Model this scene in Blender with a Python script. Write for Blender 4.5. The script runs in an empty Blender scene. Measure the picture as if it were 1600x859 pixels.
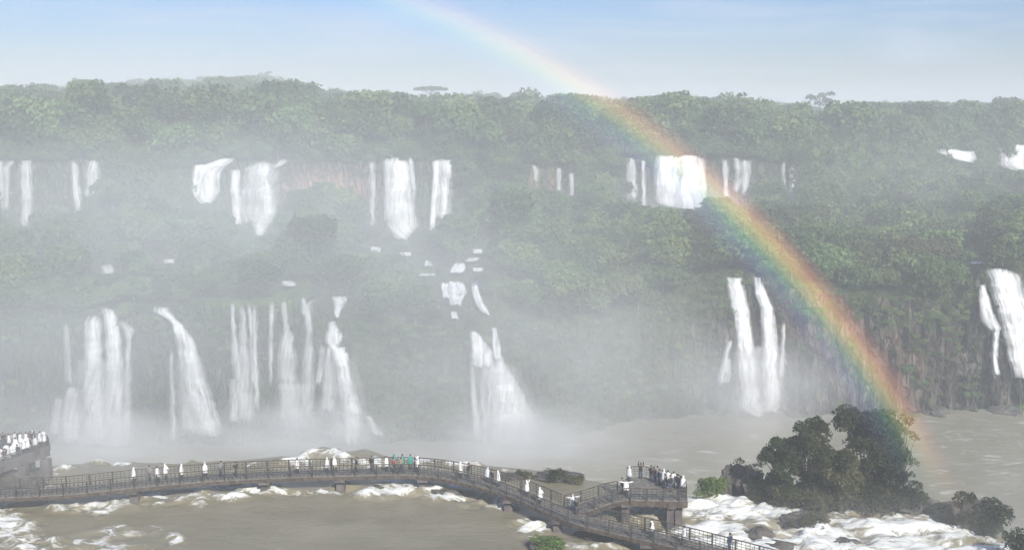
import bpy, bmesh, math, random
import numpy as np
from mathutils import Vector, Matrix

# ------------------------------------------------------------------ camera, sky, sun, exposure
SC = bpy.context.scene
COL = SC.collection
W0, H0, F = 1600.0, 859.0, 1700.0
PITCH = math.radians(8.84)
CAMZ = 41.5
CP, SP = math.cos(PITCH), math.sin(PITCH)
cam_d = bpy.data.cameras.new('camera'); cam = bpy.data.objects.new('camera', cam_d); COL.objects.link(cam)
cam.location = (0, 0, CAMZ); cam.rotation_euler = (math.radians(90) - PITCH, 0, 0)
cam_d.sensor_width = 36; cam_d.lens = 36 * F / W0; cam_d.clip_start = 0.5; cam_d.clip_end = 20000
SC.camera = cam

SUNV = Vector((0.307, -0.770, 0.558)).normalized()       # towards the sun (opposite the rainbow's centre)
EL = math.asin(SUNV.z)
w = bpy.data.worlds.new('World'); SC.world = w; w.use_nodes = True
nt = w.node_tree; nt.nodes.clear()
sky = nt.nodes.new('ShaderNodeTexSky'); sky.sky_type = 'NISHITA'; sky.sun_disc = False
sky.sun_elevation = EL; sky.sun_rotation = math.atan2(SUNV.x, SUNV.y)
sky.altitude = 100; sky.air_density = 1.0; sky.dust_density = .6; sky.ozone_density = 2.0
bg = nt.nodes.new('ShaderNodeBackground'); bg.inputs[1].default_value = 0.10
ow = nt.nodes.new('ShaderNodeOutputWorld')
# thin high cirrus: a soft whitening of the sky by direction
tc = nt.nodes.new('ShaderNodeTexCoord'); mp = nt.nodes.new('ShaderNodeMapping'); mp.inputs['Scale'].default_value = (3.5, 3.5, 26)
nz = nt.nodes.new('ShaderNodeTexNoise'); nz.inputs['Scale'].default_value = 1.6; nz.inputs['Detail'].default_value = 6; nz.inputs['Roughness'].default_value = .55
nz.inputs['Distortion'].default_value = .6
cr = nt.nodes.new('ShaderNodeMapRange'); cr.inputs[1].default_value = .42; cr.inputs[2].default_value = .70; cr.inputs[3].default_value = 0; cr.inputs[4].default_value = .55
mx = nt.nodes.new('ShaderNodeMix'); mx.data_type = 'RGBA'; mx.inputs['B'].default_value = (5.2, 6.1, 7.6, 1)
L = nt.links.new
L(tc.outputs['Generated'], mp.inputs[0]); L(mp.outputs[0], nz.inputs['Vector']); L(nz.outputs['Fac'], cr.inputs[0])
L(cr.outputs[0], mx.inputs['Factor']); hsv = nt.nodes.new('ShaderNodeHueSaturation'); hsv.inputs['Saturation'].default_value = 1.25; L(sky.outputs[0], hsv.inputs['Color']); tnt = nt.nodes.new('ShaderNodeMix'); tnt.data_type = 'RGBA'; tnt.blend_type = 'MULTIPLY'; tnt.inputs['Factor'].default_value = 1; tnt.inputs['B'].default_value = (.58, .66, .93, 1); L(hsv.outputs[0], tnt.inputs['A']); L(tnt.outputs['Result'], mx.inputs['A']); L(mx.outputs['Result'], bg.inputs[0]); L(bg.outputs[0], ow.inputs[0])
sd = bpy.data.lights.new('sun', 'SUN'); sd.energy = 4.9; sd.angle = math.radians(0.6); sd.color = (1.0, .955, .87)
so = bpy.data.objects.new('sun', sd); COL.objects.link(so); so.rotation_euler = SUNV.to_track_quat('Z', 'Y').to_euler(); so.location = (60, -150, 160)
vs = SC.view_settings; vs.view_transform = 'Standard'; vs.look = 'None'; vs.gamma = 1; vs.exposure = 0.24; vs.use_curve_mapping = False
cy = SC.cycles
cy.use_denoising = True; cy.max_bounces = 7; cy.diffuse_bounces = 2; cy.glossy_bounces = 2; cy.transparent_max_bounces = 24
cy.volume_bounces = 3; cy.volume_step_rate = 4.0; cy.volume_max_steps = 64
cy.caustics_reflective = False; cy.caustics_refractive = False
HAZE, MIST = 0.00105, 0.0062

# ------------------------------------------------------------------ helpers
rng = np.random.default_rng(7); random.seed(7)
def ray(px, py):
    x = (px - 800.0) / F; u = -(py - 429.5) / F
    return Vector((x, CP + u * SP, -SP + u * CP))
def at_y(px, py, Y):
    d = ray(px, py); return Vector((d.x * Y / d.y, Y, CAMZ + d.z * Y / d.y))
def at_z(px, py, z):
    d = ray(px, py); t = (z - CAMZ) / d.z; return Vector((d.x * t, d.y * t, z))
def proj(x, y, z):                       # world -> photo pixel (works on arrays)
    dz = z - CAMZ; f = y * CP - dz * SP; u = y * SP + dz * CP
    return 800 + F * x / f, 429.5 - F * u / f
def z_of(py, Y):                         # height seen at row py at forward distance Y (arrays ok)
    u = -(np.asarray(py) - 429.5) / F
    return CAMZ + (-SP + u * CP) / (CP + u * SP) * Y
def hsh(ix, iy, s):
    n = (ix.astype(np.int64) * 374761393 + iy.astype(np.int64) * 668265263 + s * 1442695041) & 0x7fffffff
    n = ((n ^ (n >> 13)) * 1274126177) & 0x7fffffff
    return ((n ^ (n >> 16)) & 0xffff) / 65535.0
def vn(x, y, s=0):
    x = np.asarray(x, float); y = np.asarray(y, float)
    ix = np.floor(x); iy = np.floor(y); fx = x - ix; fy = y - iy
    fx = fx * fx * (3 - 2 * fx); fy = fy * fy * (3 - 2 * fy)
    a = hsh(ix, iy, s); b = hsh(ix + 1, iy, s); c = hsh(ix, iy + 1, s); d = hsh(ix + 1, iy + 1, s)
    return (a + (b - a) * fx) * (1 - fy) + (c + (d - c) * fx) * fy
def fbm(x, y, s=0, o=4):
    r = 0; a = .5; t = 0
    for i in range(o):
        r = r + a * vn(x * 2 ** i, y * 2 ** i, s + i * 17); t += a; a *= .5
    return r / t
def sst(a, b, x):
    t = np.clip((x - a) / (b - a), 0, 1); return t * t * (3 - 2 * t)

def mesh_np(name, V, Fq, mat, smooth=True, uv=None, attrs=None):
    me = bpy.data.meshes.new(name)
    V = np.asarray(V, np.float32); Fq = np.asarray(Fq, np.int32); n = Fq.shape[1]
    me.vertices.add(len(V)); me.vertices.foreach_set('co', V.ravel())
    me.loops.add(Fq.size); me.loops.foreach_set('vertex_index', Fq.ravel())
    me.polygons.add(len(Fq)); me.polygons.foreach_set('loop_start', np.arange(len(Fq), dtype=np.int32) * n)
    me.polygons.foreach_set('loop_total', np.full(len(Fq), n, np.int32))
    me.polygons.foreach_set('use_smooth', np.full(len(Fq), smooth))
    if uv is not None:
        l = me.uv_layers.new(name='UVMap'); l.data.foreach_set('uv', np.asarray(uv, np.float32)[Fq.ravel()].ravel())
    for k, a in (attrs or {}).items():
        t = me.attributes.new(k, 'FLOAT', 'POINT'); t.data.foreach_set('value', np.asarray(a, np.float32))
    me.update(calc_edges=True); me.validate()
    if mat: me.materials.append(mat)
    return me
def link(name, me, parent=None, loc=(0, 0, 0), rz=0, sc=1):
    o = bpy.data.objects.new(name, me); COL.objects.link(o)
    o.location = loc; o.rotation_euler = (0, 0, rz)
    o.scale = (sc, sc, sc) if not hasattr(sc, '__len__') else sc
    if parent: o.parent = parent
    return o
def tag(o, label=None, cat=None, group=None, kind=None):
    if label: o['label'] = label
    if cat: o['category'] = cat
    if group: o['group'] = group
    if kind: o['kind'] = kind
    return o
def gridf(nr, nc):
    i = np.arange(nr - 1)[:, None] * nc + np.arange(nc - 1)[None, :]
    return np.stack([i, i + 1, i + nc + 1, i + nc], -1).reshape(-1, 4)
class MB:
    def __init__(s): s.v = []; s.f = []
    def box(s, c, size, rz=0, ax=None):
        c = Vector(c); hx, hy, hz = [q / 2 for q in size]; b = len(s.v)
        M = ax if ax is not None else Matrix.Rotation(rz, 3, 'Z')
        for dz in (-hz, hz):
            for dx, dy in ((-hx, -hy), (hx, -hy), (hx, hy), (-hx, hy)): s.v.append(c + M @ Vector((dx, dy, dz)))
        for q in ((0, 3, 2, 1), (4, 5, 6, 7), (0, 1, 5, 4), (1, 2, 6, 5), (2, 3, 7, 6), (3, 0, 4, 7)): s.f.append([b + i for i in q])
    def bar(s, a, b, wy, wz):
        a = Vector(a); b = Vector(b); d = b - a
        x = d.normalized(); y = Vector((0, 0, 1)).cross(x)
        if y.length < 1e-4: y = Vector((0, 1, 0))
        y.normalize(); z = x.cross(y)
        s.box((a + b) / 2, (d.length, wy, wz), ax=Matrix((x, y, z)).transposed())
    def tube(s, pts, rad, n=6):
        b0 = len(s.v); pts = [Vector(p) for p in pts]
        for i, p in enumerate(pts):
            d = (pts[min(i + 1, len(pts) - 1)] - pts[max(i - 1, 0)]).normalized()
            y = Vector((.13, 1, .07)).cross(d) if abs(d.y) < .9 else Vector((1, 0, 0)).cross(d)
            y.normalize(); z = d.cross(y)
            for k in range(n):
                a = 2 * math.pi * k / n; s.v.append(p + (y * math.cos(a) + z * math.sin(a)) * rad[i])
        for i in range(len(pts) - 1):
            for k in range(n):
                a = b0 + i * n + k; c = b0 + i * n + (k + 1) % n; s.f.append([a, c, c + n, a + n])
        s.f.append([b0 + k for k in range(n)][::-1]); s.f.append([b0 + (len(pts) - 1) * n + k for k in range(n)])
    def mesh(s, name, mat, smooth=False):
        me = bpy.data.meshes.new(name); me.from_pydata([tuple(v) for v in s.v], [], s.f); me.materials.append(mat)
        if smooth: me.polygons.foreach_set('use_smooth', [True] * len(me.polygons))
        me.update(); return me
    def build(s, name, mat, parent=None, smooth=False):
        return link(name, s.mesh(name, mat, smooth), parent)

# ------------------------------------------------------------------ materials
def mat(name, base=(.5, .5, .5), rough=.7, spec=.3):
    m = bpy.data.materials.new(name); m.use_nodes = True; n = m.node_tree.nodes; b = n['Principled BSDF']
    b.inputs['Base Color'].default_value = (*base, 1); b.inputs['Roughness'].default_value = rough
    b.inputs['Specular IOR Level'].default_value = spec
    return m
def N(m, t, **kw):
    x = m.node_tree.nodes.new(t)
    for k, v in kw.items():
        if k in x.bl_rna.properties: setattr(x, k, v)
        else: x.inputs[k].default_value = v
    return x
def LK(m, a, b): m.node_tree.links.new(a, b)
def noise_mix(m, c1, c2, scale, stretch=(1, 1, 1), lo=.35, hi=.65, bump=0, coord='Object', detail=6, add=None):
    tcn = N(m, 'ShaderNodeTexCoord'); mpn = N(m, 'ShaderNodeMapping'); mpn.inputs['Scale'].default_value = stretch
    nn = N(m, 'ShaderNodeTexNoise', Scale=scale, Detail=detail); rr = N(m, 'ShaderNodeMapRange'); rr.inputs[1].default_value = lo; rr.inputs[2].default_value = hi
    mm = N(m, 'ShaderNodeMix', data_type='RGBA'); mm.inputs['A'].default_value = (*c1, 1); mm.inputs['B'].default_value = (*c2, 1)
    LK(m, tcn.outputs[coord], mpn.inputs[0]); LK(m, mpn.outputs[0], nn.inputs['Vector']); LK(m, nn.outputs['Fac'], rr.inputs[0]); LK(m, rr.outputs[0], mm.inputs['Factor'])
    b = m.node_tree.nodes['Principled BSDF']; LK(m, mm.outputs['Result'], b.inputs['Base Color'])
    if bump:
        bp = N(m, 'ShaderNodeBump', Strength=bump, Distance=.3); LK(m, nn.outputs['Fac'], bp.inputs['Height']); LK(m, bp.outputs[0], b.inputs['Normal'])
    return mm

def leaf_mat(name, c1, c2, var=.5):
    m = mat(name, c1, .55, .25); b = m.node_tree.nodes['Principled BSDF']
    mm = noise_mix(m, c1, c2, .45, lo=.38, hi=.62, detail=3)
    oi = N(m, 'ShaderNodeObjectInfo'); hs = N(m, 'ShaderNodeHueSaturation')
    r1 = N(m, 'ShaderNodeMapRange'); r1.inputs[3].default_value = 1 - var; r1.inputs[4].default_value = 1 + var * 1.3
    r2 = N(m, 'ShaderNodeMapRange'); r2.inputs[3].default_value = .468; r2.inputs[4].default_value = .52
    mu = N(m, 'ShaderNodeMath', operation='FRACT'); mu2 = N(m, 'ShaderNodeMath', operation='MULTIPLY'); mu2.inputs[1].default_value = 17.31
    LK(m, oi.outputs['Random'], r1.inputs[0]); LK(m, oi.outputs['Random'], mu2.inputs[0]); LK(m, mu2.outputs[0], mu.inputs[0]); LK(m, mu.outputs[0], r2.inputs[0])
    LK(m, r1.outputs[0], hs.inputs['Value']); LK(m, r2.outputs[0], hs.inputs['Hue']); LK(m, mm.outputs['Result'], hs.inputs['Color'])
    LK(m, hs.outputs[0], b.inputs['Base Color'])
    tr = N(m, 'ShaderNodeBsdfTranslucent'); ms = N(m, 'ShaderNodeMixShader'); ms.inputs[0].default_value = .22
    LK(m, hs.outputs[0], tr.inputs[0]); LK(m, b.outputs[0], ms.inputs[1]); LK(m, tr.outputs[0], ms.inputs[2])
    LK(m, ms.outputs[0], m.node_tree.nodes['Material Output'].inputs['Surface'])
    return m
M_leaf = leaf_mat('forest_leaves', (.062, .108, .036), (.125, .180, .060))
M_leaf_dark = leaf_mat('dark_leaves', (.022, .036, .013), (.058, .078, .028), .2)
M_leaf_olive = leaf_mat('olive_leaves', (.06, .07, .032), (.12, .125, .06), .2)
M_leaf_bright = leaf_mat('bright_leaves', (.09, .15, .025), (.16, .22, .05), .2)
M_bark = mat('bark', (.12, .10, .08), .9); noise_mix(M_bark, (.08, .065, .05), (.20, .18, .15), 3, (1, 1, .3), bump=.4)
M_rock = mat('basalt_rock', (.1, .09, .08), .75); noise_mix(M_rock, (.035, .032, .03), (.16, .145, .125), 1.3, lo=.3, hi=.72, bump=.8)
M_wood = mat('dark_timber', (.12, .09, .07), .7); noise_mix(M_wood, (.05, .038, .03), (.13, .10, .08), 2.5, (1, 1, 1), bump=.2)
M_deck = mat('deck_planks', (.2, .18, .16), .75); noise_mix(M_deck, (.12, .11, .10), (.23, .21, .185), 2.2, (1, 1, 1), bump=.2)
M_metal = mat('rail_metal', (.11, .12, .115), .5); noise_mix(M_metal, (.025, .028, .026), (.07, .07, .062), 4)
M_conc = mat('concrete', (.2, .18, .18), .85); noise_mix(M_conc, (.075, .064, .064), (.17, .15, .148), 1.1, (1, 1, .5), bump=.3)

# terrain: dark wet basalt on steep faces, soil and low green on gentle ones
M_terr = mat('cliff_and_forest_floor', (.1, .09, .07), .85)
def terr():
    m = M_terr; b = m.node_tree.nodes['Principled BSDF']
    tcn = N(m, 'ShaderNodeTexCoord'); mpn = N(m, 'ShaderNodeMapping'); mpn.inputs['Scale'].default_value = (1, 1, .3)
    n1 = N(m, 'ShaderNodeTexNoise', Scale=.55, Detail=8, Roughness=.65); n2 = N(m, 'ShaderNodeTexNoise', Scale=.07, Detail=4); n3 = N(m, 'ShaderNodeTexNoise', Scale=.16, Detail=7, Roughness=.6)
    LK(m, tcn.outputs['Object'], mpn.inputs[0]); LK(m, mpn.outputs[0], n1.inputs['Vector']); LK(m, tcn.outputs['Object'], n2.inputs['Vector']); LK(m, tcn.outputs['Object'], n3.inputs['Vector'])
    cr = N(m, 'ShaderNodeValToRGB'); e = cr.color_ramp.elements
    e[0].position = .34; e[0].color = (.025, .024, .023, 1); e[1].position = .72; e[1].color = (.26, .245, .22, 1)
    for p, c in ((.43, (.042, .039, .036, 1)), (.52, (.08, .074, .064, 1)), (.60, (.145, .13, .11, 1))):
        q = cr.color_ramp.elements.new(p); q.color = c
    LK(m, n1.outputs['Fac'], cr.inputs[0])
    mv = N(m, 'ShaderNodeMapping'); mv.inputs['Scale'].default_value = (.62, .62, .17); vo = N(m, 'ShaderNodeTexVoronoi', feature='DISTANCE_TO_EDGE'); vo.inputs['Scale'].default_value = 1.0
    wn = N(m, 'ShaderNodeTexNoise', Scale=.5, Detail=3); wa = N(m, 'ShaderNodeVectorMath', operation='MULTIPLY_ADD'); wa.inputs[1].default_value = (1.6, 1.6, 3)
    LK(m, tcn.outputs['Object'], wn.inputs['Vector']); LK(m, wn.outputs['Color'], wa.inputs[0]); LK(m, tcn.outputs['Object'], wa.inputs[2]); LK(m, wa.outputs[0], mv.inputs[0]); LK(m, mv.outputs[0], vo.inputs['Vector'])
    vr = N(m, 'ShaderNodeMapRange'); vr.inputs[1].default_value = .0; vr.inputs[2].default_value = .16; vr.inputs[3].default_value = .28; vr.inputs[4].default_value = 1.0; LK(m, vo.outputs['Distance'], vr.inputs[0])
    # red earth stains
    at = N(m, 'ShaderNodeAttribute', attribute_name='ochre'); r = N(m, 'ShaderNodeMath', operation='MULTIPLY')
    rr = N(m, 'ShaderNodeMapRange'); rr.inputs[1].default_value = .25; rr.inputs[2].default_value = .5
    LK(m, n3.outputs['Fac'], rr.inputs[0]); LK(m, at.outputs['Fac'], r.inputs[0]); LK(m, rr.outputs[0], r.inputs[1]); r.use_clamp = True
    mo = N(m, 'ShaderNodeMix', data_type='RGBA'); mo.inputs['B'].default_value = (.46, .25, .16, 1)
    LK(m, r.outputs[0], mo.inputs['Factor']); ck = N(m, 'ShaderNodeMix', data_type='RGBA', blend_type='MULTIPLY'); ck.inputs['Factor'].default_value = 1; LK(m, cr.outputs[0], ck.inputs['A']); LK(m, vr.outputs[0], ck.inputs['B']); LK(m, ck.outputs['Result'], mo.inputs['A'])
    # green growth
    ga = N(m, 'ShaderNodeAttribute', attribute_name='green'); gs = N(m, 'ShaderNodeMath', operation='ADD'); gr = N(m, 'ShaderNodeMapRange'); gr.inputs[1].default_value = .85; gr.inputs[2].default_value = 1.15
    LK(m, ga.outputs['Fac'], gs.inputs[0]); LK(m, n3.outputs['Fac'], gs.inputs[1]); LK(m, gs.outputs[0], gr.inputs[0])
    gc = N(m, 'ShaderNodeMix', data_type='RGBA'); gc.inputs['A'].default_value = (.045, .06, .022, 1); gc.inputs['B'].default_value = (.10, .125, .045, 1); LK(m, n2.outputs['Fac'], gc.inputs['Factor'])
    mg = N(m, 'ShaderNodeMix', data_type='RGBA'); LK(m, gr.outputs[0], mg.inputs['Factor']); LK(m, mo.outputs['Result'], mg.inputs['A']); LK(m, gc.outputs['Result'], mg.inputs['B'])
    gg = N(m, 'ShaderNodeAttribute', attribute_name='grass'); mh = N(m, 'ShaderNodeMix', data_type='RGBA'); mh.inputs['B'].default_value = (.13, .20, .05, 1); LK(m, gg.outputs['Fac'], mh.inputs['Factor']); LK(m, mg.outputs['Result'], mh.inputs['A']); LK(m, mh.outputs['Result'], b.inputs['Base Color'])
    bp = N(m, 'ShaderNodeBump', Strength=1.0, Distance=1.2); hh = N(m, 'ShaderNodeMath', operation='ADD'); LK(m, n1.outputs['Fac'], hh.inputs[0]); LK(m, vr.outputs[0], hh.inputs[1]); LK(m, hh.outputs[0], bp.inputs['Height']); LK(m, bp.outputs[0], b.inputs['Normal'])
terr()

def fall_mat(name, lo, hi, edge):
    m = mat(name, (.9, .9, .9), .6, .2); b = m.node_tree.nodes['Principled BSDF']
    u = N(m, 'ShaderNodeUVMap'); mpn = N(m, 'ShaderNodeMapping'); mpn.inputs['Scale'].default_value = (2.1, .085, 1)
    nn = N(m, 'ShaderNodeTexNoise', Scale=1.0, Detail=6, Roughness=.72); mp2 = N(m, 'ShaderNodeMapping'); mp2.inputs['Scale'].default_value = (.7, .35, 1)
    n2 = N(m, 'ShaderNodeTexNoise', Scale=1.0, Detail=4)
    LK(m, u.outputs[0], mpn.inputs[0]); LK(m, mpn.outputs[0], nn.inputs['Vector']); LK(m, u.outputs[0], mp2.inputs[0]); LK(m, mp2.outputs[0], n2.inputs['Vector'])
    ea = N(m, 'ShaderNodeAttribute', attribute_name='edge')
    a1 = N(m, 'ShaderNodeMath', operation='MULTIPLY_ADD'); a1.inputs[1].default_value = edge; LK(m, ea.outputs['Fac'], a1.inputs[0])
    a0 = N(m, 'ShaderNodeMath', operation='MULTIPLY_ADD'); a0.inputs[1].default_value = .75; LK(m, nn.outputs['Fac'], a0.inputs[0])
    a2 = N(m, 'ShaderNodeMath', operation='MULTIPLY'); a2.inputs[1].default_value = .25; LK(m, n2.outputs['Fac'], a2.inputs[0]); LK(m, a2.outputs[0], a0.inputs[2])
    LK(m, a0.outputs[0], a1.inputs[2])
    r = N(m, 'ShaderNodeMapRange'); r.inputs[1].default_value = lo; r.inputs[2].default_value = hi; LK(m, a1.outputs[0], r.inputs[0])
    mp3 = N(m, 'ShaderNodeMapping'); mp3.inputs['Scale'].default_value = (1.1, .13, 1); mp3.inputs['Location'].default_value = (31, 7, 0)
    n3 = N(m, 'ShaderNodeTexNoise', Scale=1.0, Detail=7, Roughness=.7); LK(m, u.outputs[0], mp3.inputs[0]); LK(m, mp3.outputs[0], n3.inputs['Vector'])
    r3 = N(m, 'ShaderNodeMapRange'); r3.inputs[1].default_value = .36; r3.inputs[2].default_value = .56; LK(m, n3.outputs['Fac'], r3.inputs[0])
    cc = N(m, 'ShaderNodeMix', data_type='RGBA'); cc.inputs['A'].default_value = (.46, .48, .49, 1); cc.inputs['B'].default_value = (.93, .93, .93, 1)
    LK(m, r3.outputs[0], cc.inputs['Factor']); LK(m, cc.outputs['Result'], b.inputs['Base Color'])
    LK(m, r.outputs[0], b.inputs['Alpha'])
    bp = N(m, 'ShaderNodeBump', Strength=.5, Distance=.5); LK(m, a0.outputs[0], bp.inputs['Height']); LK(m, bp.outputs[0], b.inputs['Normal'])
    return m
M_fall = {'s': fall_mat('dense_falling_water', .50, .84, .36), 'v': fall_mat('veil_of_falling_water', .56, 1.08, .36), 't': fall_mat('thin_falling_water', .56, 1.2, .36), 'w': fall_mat('fine_veil_of_water', .50, 2.1, .5), 'c': fall_mat('broken_white_water', .44, .70, .3)}

# ------------------------------------------------------------------ far side of the gorge
PX = np.arange(-500, 2101, 4.0)
def cur(pts, x): p = np.array(pts, float); return np.interp(x, p[:, 0], p[:, 1])
C_base = [(-500, 200), (0, 205), (840, 207), (1000, 223), (1100, 227), (1430, 226), (1600, 232), (2100, 240)]
C_lip = [(-500, 490), (0, 492), (100, 502), (165, 484), (250, 479), (360, 472), (480, 468), (520, 498), (560, 512), (735, 516), (790, 520), (850, 508), (930, 500), (1000, 485), (1080, 450), (1135, 434), (1200, 434), (1260, 448), (1340, 462), (1500, 470), (1525, 440), (1540, 420), (1600, 425), (2100, 430)]
C_ub = [(-500, 345), (0, 350), (120, 330), (200, 325), (300, 322), (360, 360), (410, 372), (450, 345), (560, 345), (625, 376), (680, 350), (760, 335), (850, 322), (960, 325), (1050, 335), (1100, 334), (1160, 325), (1300, 315), (1400, 310), (1600, 290), (2100, 280)]
C_uby = [(-500, 285), (0, 288), (620, 295), (1100, 300), (1250, 305), (1400, 360), (1500, 410), (1600, 430), (2100, 460)]
C_ul = [(-500, 250), (0, 250), (140, 249), (290, 262), (330, 251), (365, 246), (420, 254), (520, 252), (620, 246), (690, 249), (850, 256), (960, 250), (1020, 242), (1100, 243), (1160, 248), (1240, 254), (1350, 250), (1470, 233), (1530, 236), (1560, 226), (2100, 226)]
C_sky = [(-500, 140), (0, 138), (130, 134), (210, 130), (300, 125), (330, 123), (400, 121), (425, 119), (450, 130), (490, 141), (560, 147), (640, 150), (760, 154), (850, 154), (880, 151), (960, 155), (1100, 155), (1160, 159), (1250, 163), (1400, 164), (1500, 163), (1600, 161), (2100, 161)]
RIDGE = 1000.0
def profile(px):
    px = np.asarray(px, float)
    Y1 = cur(C_base, px) + 5; Y0 = Y1 - 5 - 7 * (fbm(px / 34, px * 0, 13, 4) - .5); Y2 = cur(C_uby, px); Y3 = Y2 + 4; Y4 = Y3 + 60
    Z = [np.full_like(px, -27.0), z_of(cur(C_lip, px), Y1), z_of(cur(C_ub, px), Y2), z_of(cur(C_ul, px), Y3)]
    Z.append(Z[3] + 3); Z.append(z_of(cur(C_sky, px), RIDGE) - 11)
    Z.append(Z[5] - 30); Z.append(Z[5] - 90)
    Ys = [Y0, Y1, Y2, Y3, Y4, np.full_like(px, RIDGE), np.full_like(px, 1500.0), np.full_like(px, 6000.0)]
    return np.array(Ys), np.array(Z)
def wall_noise(px, z):                  # buttresses and columns, metres towards the viewer
    blk = np.floor(vn(px / 9, z / 7, 15) * 4) / 4 + .6 * np.floor(vn(px / 5, z / 3.2, 16) * 3) / 3
    led = np.abs(((z + 3 * vn(px / 40, z * 0, 17)) / 6.5) % 1 - .5)
    return (1.5 + 1.6 * (px > 1230)) * (blk - .6) + 1.3 * (led - .25) + 3.0 * (fbm(px / 60, z / 40, 3, 3) - .5) + 3.0 * (fbm(px / 12, z / 22, 9, 4) - .5)
def surf_s(px, s):                      # surface point at column px and profile coordinate s in 0..7
    Ys, Z = profile(px); s = np.asarray(s, float)
    i = np.clip(np.floor(s).astype(int), 0, 6); t = s - i; j = np.arange(len(px))
    Y = Ys[i, j] * (1 - t) + Ys[i + 1, j] * t; z = Z[i, j] * (1 - t) + Z[i + 1, j] * t
    wl = np.where(i == 0, 1.0, np.where(i == 2, .8, 0)) * np.clip(np.minimum(t, 1 - t) * 6, 0, 1)
    Y = Y - wl * wall_noise(px, z)
    g = np.where(i == 1, 1, np.where(i >= 3, .4, 0)) * np.sin(np.pi * np.clip(t, 0, 1))
    z = z + g * 13 * (fbm(px / 60 + 5, Y / 22, 21, 4) - .5)
    dx = (px - 800) / F; z0 = CAMZ
    X = dx * (Y * CP - (z - CAMZ) * SP)
    return X, Y, z
srow = np.concatenate([np.linspace(0, 1, 50), 1 + np.linspace(.06, 1, 18), 2 + np.linspace(.05, 1, 18), 3 + np.linspace(.15, 1, 6), 4 + np.linspace(.08, 1, 22), [5.5, 6, 6.5, 7]])
V = []; OC = []; GR = []; GS = []
def grassy(qx, qy): return np.clip(1.5 * np.exp(-((qx - 400) / 75) ** 4 - ((qy - 458) / 22) ** 2) + 1.0 * np.exp(-((qx - 620) / 60) ** 4 - ((qy - 490) / 18) ** 2) + .9 * np.exp(-((qx - 860) / 90) ** 2 - ((qy - 470) / 40) ** 2), 0, 1)
for s in srow:
    X, Y, Z = surf_s(PX, np.full(len(PX), s)); V.append(np.stack([X, Y, Z], 1))
    qx, qy = proj(X, Y, Z)
    oc = np.zeros(len(PX))
    for cx, cyy, rx, ry, a in ((515, 298, 55, 24, 1.3), (840, 285, 30, 24, 1.2), (285, 275, 12, 12, .4), (1290, 480, 80, 60, .35), (1400, 560, 80, 60, .22)):
        oc = np.maximum(oc, a * np.exp(-((qx - cx) / rx) ** 2 - ((qy - cyy) / ry) ** 2))
    OC.append(oc); GS.append(grassy(qx, qy) * (s > .75) * (s < 2))
    steep = (s < 1) or (2 < s < 3)
    g = np.full(len(PX), .75 if not steep else .34)
    if 2 < s < 3: g += .2 * (1 - np.exp(-((PX - 520) / 70) ** 4)) - .2 * np.exp(-((PX - 515) / 70) ** 4) + .25 * (PX > 1250)
    if s < 1:
        g += .35 * np.exp(-((PX - 960) / 110) ** 2) + .12 * (s > .75) + .32 * np.exp(-((PX - 640) / 90) ** 2) + .12 * (PX < 1150) - .06 * (PX > 1230)
    GR.append(g)
V = np.concatenate(V); me = mesh_np('hillside', V, gridf(len(srow), len(PX))[:, ::-1], M_terr, True, attrs={'ochre': np.concatenate(OC), 'green': np.concatenate(GR), 'grass': np.concatenate(GS)})
tag(link('terrain', me), 'misty two step gorge wall of dark basalt with forested terraces', kind='structure')

# gorge river sheet
def water_mat(name, c1, c2, foam_lo, foam_hi, stretch, scale, attr=False):
    m = mat(name, c1, .32, .5); b = m.node_tree.nodes['Principled BSDF']
    mm = noise_mix(m, c1, c2, .12, (1, 2, 1), .3, .7)
    tcn = N(m, 'ShaderNodeTexCoord'); mpn = N(m, 'ShaderNodeMapping'); mpn.inputs['Scale'].default_value = stretch
    nn = N(m, 'ShaderNodeTexNoise', Scale=scale, Detail=10, Roughness=.68, Distortion=1.6)
    LK(m, tcn.outputs['Object'], mpn.inputs[0]); LK(m, mpn.outputs[0], nn.inputs['Vector'])
    r = N(m, 'ShaderNodeMapRange'); r.inputs[1].default_value = foam_lo; r.inputs[2].default_value = foam_hi
    if attr:
        at = N(m, 'ShaderNodeAttribute', attribute_name='foam'); ad = N(m, 'ShaderNodeMath', operation='ADD')
        nm = N(m, 'ShaderNodeMath', operation='MULTIPLY'); nm.inputs[1].default_value = 1.7; LK(m, nn.outputs['Fac'], nm.inputs[0]); LK(m, at.outputs['Fac'], ad.inputs[0]); LK(m, nm.outputs[0], ad.inputs[1]); LK(m, ad.outputs[0], r.inputs[0])
    else: LK(m, nn.outputs['Fac'], r.inputs[0])
    mf = N(m, 'ShaderNodeMix', data_type='RGBA'); mf.inputs['B'].default_value = (.74, .75, .72, 1)
    LK(m, r.outputs[0], mf.inputs['Factor']); LK(m, mm.outputs['Result'], mf.inputs['A']); LK(m, mf.outputs['Result'], b.inputs['Base Color'])
    r2 = N(m, 'ShaderNodeMapRange'); r2.inputs[3].default_value = .3; r2.inputs[4].default_value = .75; LK(m, r.outputs[0], r2.inputs[0]); LK(m, r2.outputs[0], b.inputs['Roughness'])
    bp = N(m, 'ShaderNodeBump', Strength=.6, Distance=.35); LK(m, nn.outputs['Fac'], bp.inputs['Height']); LK(m, bp.outputs[0], b.inputs['Normal'])
    return m
M_gorge = water_mat('silty_gorge_water', (.25, .225, .16), (.30, .285, .22), .55, .80, (1, 3.2, 1), .13)
M_river = water_mat('silty_river_water', (.205, .18, .115), (.275, .245, .17), 1.12, 1.36, (1, 2.0, 1), .42, True)
xs = np.linspace(-420, 420, 121); ys = np.linspace(60, 300, 61); GX, GY = np.meshgrid(xs, ys)
GZ = -24 + .7 * (fbm(GX / 9, GY / 5, 31) - .5)
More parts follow.
